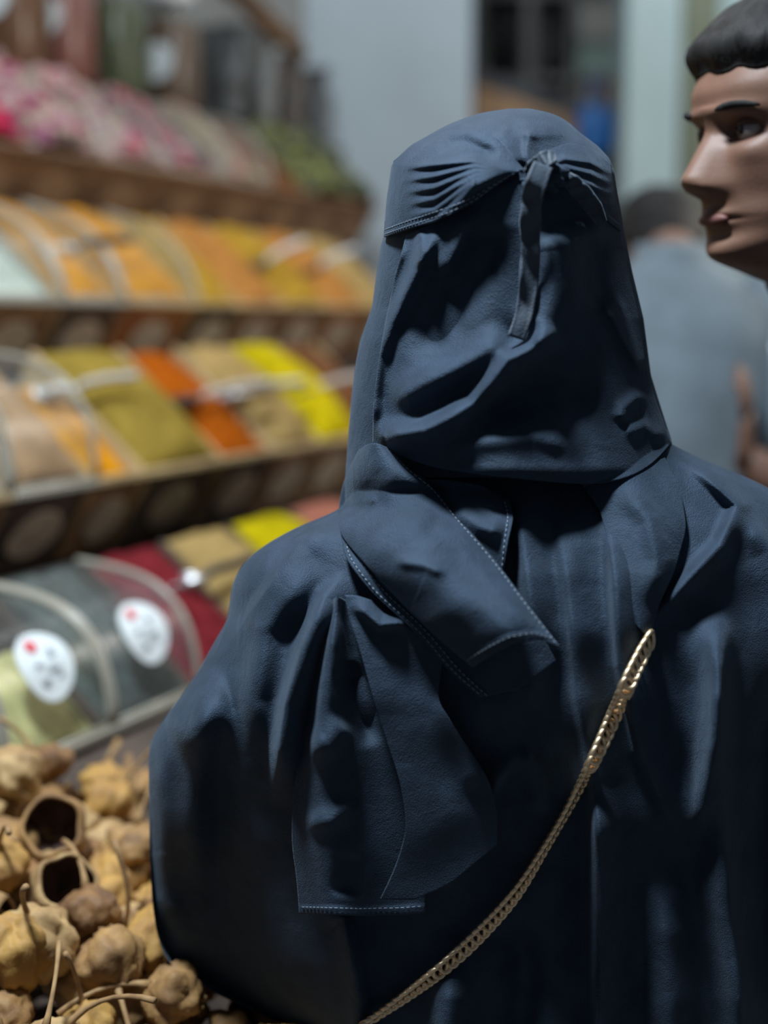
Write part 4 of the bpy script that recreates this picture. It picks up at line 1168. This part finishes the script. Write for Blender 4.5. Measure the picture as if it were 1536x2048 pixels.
    for j in range(nr):
        for i in range(n):
            ph = 2 * math.pi * i / n; c = math.cos(ph)
            low = np.interp(c, [-1, -.5, -.15, .05, .25, .55, 1], [nape, nape + .08, .42, .50, hair_front - .09, hair_front, hair_front]) + .030 * mnoise.noise(Vector((3 * math.cos(ph), 3 * math.sin(ph), 4.0))) + .006 * mnoise.noise(Vector((14 * math.cos(ph), 14 * math.sin(ph), 4.0)))
            t = low + (1 - low) * j / (nr - 1)
            fade = sstep(0, .25, j / (nr - 1))
            g = -.002 + .009 * fade + .004 * sstep(.1, .7, j / (nr - 1)) + (.003 * sstep(.2, .9, c) * sstep(.1, .6, j / (nr - 1)))
            p = head_point(t, ph, float(g))
            if c > 0: p.y += quiff * sstep(.2, .9, c) * math.exp(-((t - low) / .16) ** 2) * float(fade); p.z += .006 * sstep(.3, 1, c) * fade
            p += (p - Vector((0, 0, .12))).normalized() * .0045 * float(fade) * (mnoise.noise(Vector((p.x * 70, p.y * 22 + p.z * 30, 1))) + .7 * mnoise.noise(Vector((p.x * 200, p.y * 50 + p.z * 60, 2))))
            hv.append(hp(p))
    add('hair', (hv, grid_faces(nr, n, True) + [tuple(range(len(hv) - n, len(hv)))]), HAIR, th=.004)
    for sx in (-1, 1):
        bm = bmesh.new(); bmesh.ops.create_uvsphere(bm, u_segments=20, v_segments=14, radius=.0118)
        c = hp((sx * .031, .0715, .502 * HH))
        ev = [v.co + c for v in bm.verts]; ef = [tuple(v.index for v in f.verts) for f in bm.faces]; bm.free()
        e = add('eye', (ev, ef), EYE)
        fwd = RM @ Vector((0, 1, 0)); up = RM @ Vector((0, 0, 1)); sd = RM @ Vector((1, 0, 0))
        add('iris', lathe_local([(.0001, .0125), (.0035, .0119), (.0055, .0107)], c, sd, up, fwd), IRIS, e)
        # upper lid
        lv = [c + (sd * math.cos(a) * math.cos(b) + fwd * math.sin(a) * math.cos(b) + up * math.sin(b)) * .0131 for b in np.linspace(.25, 1.4, 6) for a in np.linspace(.1, math.pi - .1, 12)]
        add('eyelid', (lv, grid_faces(6, 12)), SKIN)
        bp = [hp(face_feature(head_point(.578 + .012 * math.sin(math.pi * f), sx * (.22 + .52 * f), .003))) for f in np.linspace(0, 1, 9)]
        add('eyebrow', tube_data(bp, [.0015, .0028, .0034, .0034, .0032, .003, .0026, .002, .001], 8), HAIR)
    lp = [hp(face_feature(head_point(.181, a, .005))) for a in np.linspace(-.30, .30, 13)]
    add('lips', tube_data(lp, [.001, .003, .0042, .005, .0055, .0058, .0056, .0058, .0055, .005, .0042, .003, .001], 10), LIPS)
    if glasses:
        gl = empty('glasses', (0, 0, 0)); gl.parent = root
        for sx in (-1, 1):
            ring = [hp((sx * .033 + .024 * math.cos(a) * (1 + .08 * math.cos(2 * a)), .104 - .10 * (abs(sx * .033 + .024 * math.cos(a))) ** 1.6 * 4, .495 * HH + .018 * math.sin(a))) for a in np.linspace(0, 2 * math.pi, 30)]
            add('rim', tube_data(ring, .0006, 6), STEEL, gl)
            c = sum(ring[:-1], Vector()) / 29
            add('lens', ([c] + ring[:-1], [(0, i + 1, (i + 1) % 29 + 1) for i in range(29)]), LENS, gl)
            add('temple', tube_data([hp((sx * .058, .085, .51 * HH)), hp((sx * .074, .04, .52 * HH)), hp((sx * .078, -.005, .52 * HH))], .0012, 6), STEEL, gl)
        add('bridge', tube_data([hp((-.010, .108, .51 * HH)), hp((0, .116, .525 * HH)), hp((.010, .108, .51 * HH))], .0012, 6), STEEL, gl)
    # shirt
    sv = []; ns = 0
    for z, rx, ry, l in [(.84, .178, .132, 0), (.96, .182, .130, 0), (1.06, .178, .126, .03), (1.16, .178, .124, .1), (1.26, .188, .130, .25), (1.34, .200, .132, .42), (1.40, .203, .122, .55), (1.435, .188, .105, .65), (1.462, .150, .092, .74), (1.485, .100, .080, .82), (1.500, .074, .076, .88), (1.512, .068, .072, .9), (1.532, .065, .068, .96)]:
        for i in range(n):
            a = 2 * math.pi * i / n
            w = .004 * math.sin(5 * a + z * 14) * (z < 1.42) + .003 * math.sin(9 * a - z * 30) * (z < 1.40)
            sv.append(Vector(((rx + w) * math.sin(a), lean * l + (ry + w) * math.cos(a) - .012, z * k)))
        ns += 1
    pa = [(sv, grid_faces(ns, n, True))]
    for sh, el, wr in arms:
        e2 = sh.lerp(el, .75 if short_sleeve else 1)
        pts = [sh + (sh - el) * .12, sh.lerp(e2, .3), sh.lerp(e2, .7), e2]; rr = [.062, .066, .065, .066]
        if not short_sleeve: pts += [el.lerp(wr, .5), wr]; rr += [.05, .036]
        V2, F2 = tube_data(pts, rr, 18, cap=False); pa.append((V2, F2))
    V, F, _ = join_data(pa); add('shirt', (V, F), shirt, th=.003)
    pa = []
    pv = [Vector(((.172 + .004 * (z > .9)) * math.sin(a), .124 * math.cos(a) - .01, z * k)) for z in (.80, .90, .98) for a in [2 * math.pi * i / n for i in range(n)]]
    pa.append((pv, grid_faces(3, n, True)))
    for sx in (-1, 1):
        V2, F2 = tube_data([Vector((sx * .088, 0, .88 * k)), Vector((sx * .092, .01, .68 * k)), Vector((sx * .095, .015, .48 * k)), Vector((sx * .1, 0, .25 * k)), Vector((sx * .1, -.01, .05))], [.098, .088, .072, .07, .066], 18, cap=False); pa.append((V2, F2))
    V, F, _ = join_data(pa); add('trousers', (V, F), JEANS, th=.003)
    for sx in (-1, 1):
        shv = []
        for j, (yy, w, hh) in enumerate([(-.085, .020, .05), (-.07, .036, .075), (-.02, .04, .085), (.05, .046, .06), (.12, .046, .042), (.165, .032, .032), (.18, .012, .018)]):
            for i in range(12):
                a = 2 * math.pi * i / 12; shv.append(Vector((sx * .1 + w * math.cos(a), yy, max(.002, hh * .5 + hh * .5 * math.sin(a)))))
        add('shoe', (shv, grid_faces(7, 12, True) + [tuple(reversed(range(12))), tuple(range(72, 84))]), BLACKP)
    return root
def lathe_local(prof, c, sd, up, fw, n=16):
    V = []; F = []
    for r, z in prof:
        for i in range(n):
            a = 2 * math.pi * i / n; V.append(c + sd * r * math.cos(a) + up * r * math.sin(a) + fw * z)
    F = grid_faces(len(prof), n, True); F.append(tuple(reversed(range(n))))
    return V, F
# man at the right edge, face turned to the left
build_person('person', 'dark-haired person at the right edge, face in profile toward the stall', (.762, 1.46, 0), math.radians(90 + 20), 1.728, .40, .05, SHIRT, hair_front=.73, quiff=.014)
# person in a grey shirt, seen from behind with the head bowed
build_person('person', 'person in a grey-blue t-shirt seen from behind, head bowed', (.53, 2.55, 0), math.radians(-4), 1.815, .13, 1.25, SHIRT, nape=-.01, hand_back=1)

# ------------------------------------------------------------------ far end of the aisle
def block(name, px0, px1, py0, py1, Y, depth, material, label, cat, bevel=.01):
    a = P3(px0, py1, Y); b = P3(px1, py0, Y)
    return tag(box(name, (a.x, Y, a.z), (b.x, Y + depth, b.z), material, None, bevel), label, cat)
CAB = mat('grey_brown_cupboard', (.27, .25, .23), .6, var=.2, scale=5)
CABD = mat('dark_cupboard_inside', (.22, .20, .18), .7)
cabx0, cabx1 = P3(945, 100, 6.7).x, P3(1160, 100, 6.7).x
cab = empty('cupboard', ((cabx0 + cabx1) / 2, 6.85, 0)); tag(cab, 'tall grey-brown open cupboard with dark bottles beyond the veil', 'cupboard')
zt = 3.3
box('back_panel', (cabx0, 6.98, 0), (cabx1, 7.0, zt), CABD, cab)
for x in (cabx0, (cabx0 + cabx1) / 2 - .01, cabx1 - .05):
    box('post', (x, 6.7, 0), (x + .05, 6.98, zt), CAB, cab)
for z in (.5, .95, 1.4, P3(1000, 150, 6.7).z, 2.95):
    box('shelf', (cabx0 + .05, 6.72, z - .03), (cabx1 - .05, 6.98, z), CAB, cab)
BOT = mat('near_black_glass', (.006, .010, .014), .25)
def bottle(px, py, Y, r, hgt, label):
    c = P3(px, py, Y)
    V, F = lathe_data([(r * .9, .0), (r, .01), (r, hgt * .62), (r * .75, hgt * .72), (r * .36, hgt * .8), (r * .34, hgt * .94), (r * .42, hgt * .945), (r * .42, hgt)], 20)
    root = empty('bottle', (c.x, c.y, P3(1000, 150, 6.7).z)); tag(root, label, 'bottle', 'bottles in the far cupboard')
    o = mesh_obj('glass_body', V, F, BOT); o.parent = root
    V, F = lathe_data([(r * .46, hgt), (r * .46, hgt + .03), (r * .3, hgt + .035)], 16); o = mesh_obj('cap', V, F, BLACKP); o.parent = root
bottle(1008, 150, 6.82, .042, .50, 'tall near-black bottle on the left of the far cupboard')
bottle(1106, 150, 6.82, .038, .46, 'slimmer near-black bottle on the right of the far cupboard')
# sloping tan counter
a0, a1 = P3(948, 160, 6.0), P3(1152, 231, 6.0)
TANW = mat('orange_tan_board', (.62, .36, .19), .6, var=.2, scale=6)
ct = empty('sloping_counter', ((a0.x + a1.x) / 2, 6.1, 0)); tag(ct, 'orange-tan counter with a dark sloping rail just above the veil', 'counter')
def quadbox(nm, p, th, dep, m):
    (x0, z0), (x1, z1) = p
    return hexa(nm, [(x0, 6.0, z0 - th), (x1, 6.0, z1 - th), (x1, 6.0 + dep, z1 - th), (x0, 6.0 + dep, z0 - th), (x0, 6.0, z0), (x1, 6.0, z1), (x1, 6.0 + dep, z1), (x0, 6.0 + dep, z0)], m, ct, .006)
quadbox('rail', ((a0.x, a0.z + .05), (a1.x, a1.z + .05)), .06, .14, mat('dark_grey_rail', (.11, .11, .12), .6))
quadbox('board', ((a0.x, a0.z - .012), (a1.x, a1.z - .012)), .34, .10, TANW)
for x in (a0.x + .03, a1.x - .06): box('leg', (x, 6.02, 0), (x + .04, 6.08, a1.z - .3), CAB, ct)
# stacked goods between the cupboard and the pale post
sx0, sx1 = P3(1158, 200, 5.9).x, P3(1246, 200, 5.9).x
rk = empty('goods_rack', ((sx0 + sx1) / 2, 6.0, 0)); tag(rk, 'narrow rack of boxes beside the pale door post', 'rack')
lv = [P3(1200, 148, 5.9).z, P3(1200, 232, 5.9).z, P3(1200, 300, 5.9).z, 1.3, .8, .3]
for z in lv: box('rack_shelf', (sx0, 5.88, z - .02), (sx1, 6.15, z), CAB, rk)
for x in (sx0, sx1 - .02): box('rack_post', (x, 6.13, 0), (x + .02, 6.15, 2.9), CAB, rk)
def carton(px0, px1, py0, z0, label, m):
    a, b = P3(px0, py0, 5.9), P3(px1, py0, 5.9)
    r = empty('carton', ((a.x + b.x) / 2, 6.0, z0)); tag(r, label, 'box')
    box('carton_body', (a.x, 5.91, z0 + .001), (b.x, 6.1, a.z), m, r, .004)
    box('carton_flap', (a.x, 5.905, a.z + .001), (b.x, 6.0, a.z + .006), m, r)
carton(1162, 1240, 82, lv[0], 'pale green box on the upper rack shelf', mat('pale_green_card', (.25, .34, .29), .7))
carton(1165, 1208, 168, lv[1], 'light tan box on the middle rack shelf', mat('light_card', (.32, .29, .25), .7))
carton(1210, 1240, 160, lv[1], 'brown box on the middle rack shelf', mat('brown_card', (.25, .14, .06), .7))
carton(1160, 1242, 5, P3(1200, 72, 5.9).z, 'cream box at the top of the rack', mat('cream_card', (.38, .36, .32), .7))
box('rack_shelf', (sx0, 5.88, P3(1200, 72, 5.9).z - .02), (sx1, 6.15, P3(1200, 72, 5.9).z), CAB, rk)
# blue bag hanging in front of the rack
BLUE = mat('bright_blue_plastic', (.02, .20, .62), .35, var=.2, scale=14)
bb = empty('blue_bag', P3(1192, 300, 5.84)); tag(bb, 'bright blue plastic bag hanging beside the pale post', 'bag')
nu, nv = 24, 14; V = []
for j in range(nv):
    v = j / (nv - 1); c = P3(1192, 212 + 92 * v, 5.84); w = .065 * (.75 + .35 * math.sin(math.pi * (.2 + .6 * v)))
    for i in range(nu):
        a = 2 * math.pi * i / nu; rr = 1 + .07 * math.sin(4 * a + 5 * v); V.append((c.x + w * math.cos(a) * rr, c.y + .035 * math.sin(a) * rr, c.z))
mesh_obj('bag_body', V, grid_faces(nv, nu, True) + [tuple(range(nu)), tuple(reversed(range((nv - 1) * nu, nv * nu)))], BLUE, bb)
for sx in (-1, 1):
    t0 = P3(1192 + 18 * sx, 214, 5.84); t1 = P3(1192 + 8 * sx, 170, 5.84)
    tube('bag_handle', [t0, t1, P3(1192, 152, 5.84)], .006, BLUE, bb, 6)
# pale door with panels on the right
DOORM = mat('pale_blue_door', (.40, .50, .50), .5, var=.05, scale=2)
d0, d1 = XA(1414, 5.35), XA(1800, 5.35)
dr = tag(box('door_1', (d0, 5.36, 0), (d1, 5.41, 3.4), DOORM), 'pale blue-green door behind the person in profile', 'door', kind='structure')
for z0, z1 in ((.2, 1.0), (1.1, 2.0), (2.1, 3.0)):
    box('door_panel', (d0 + .12, 5.345, z0), (d1 - .12, 5.36, z1), DOORM, dr, .006)
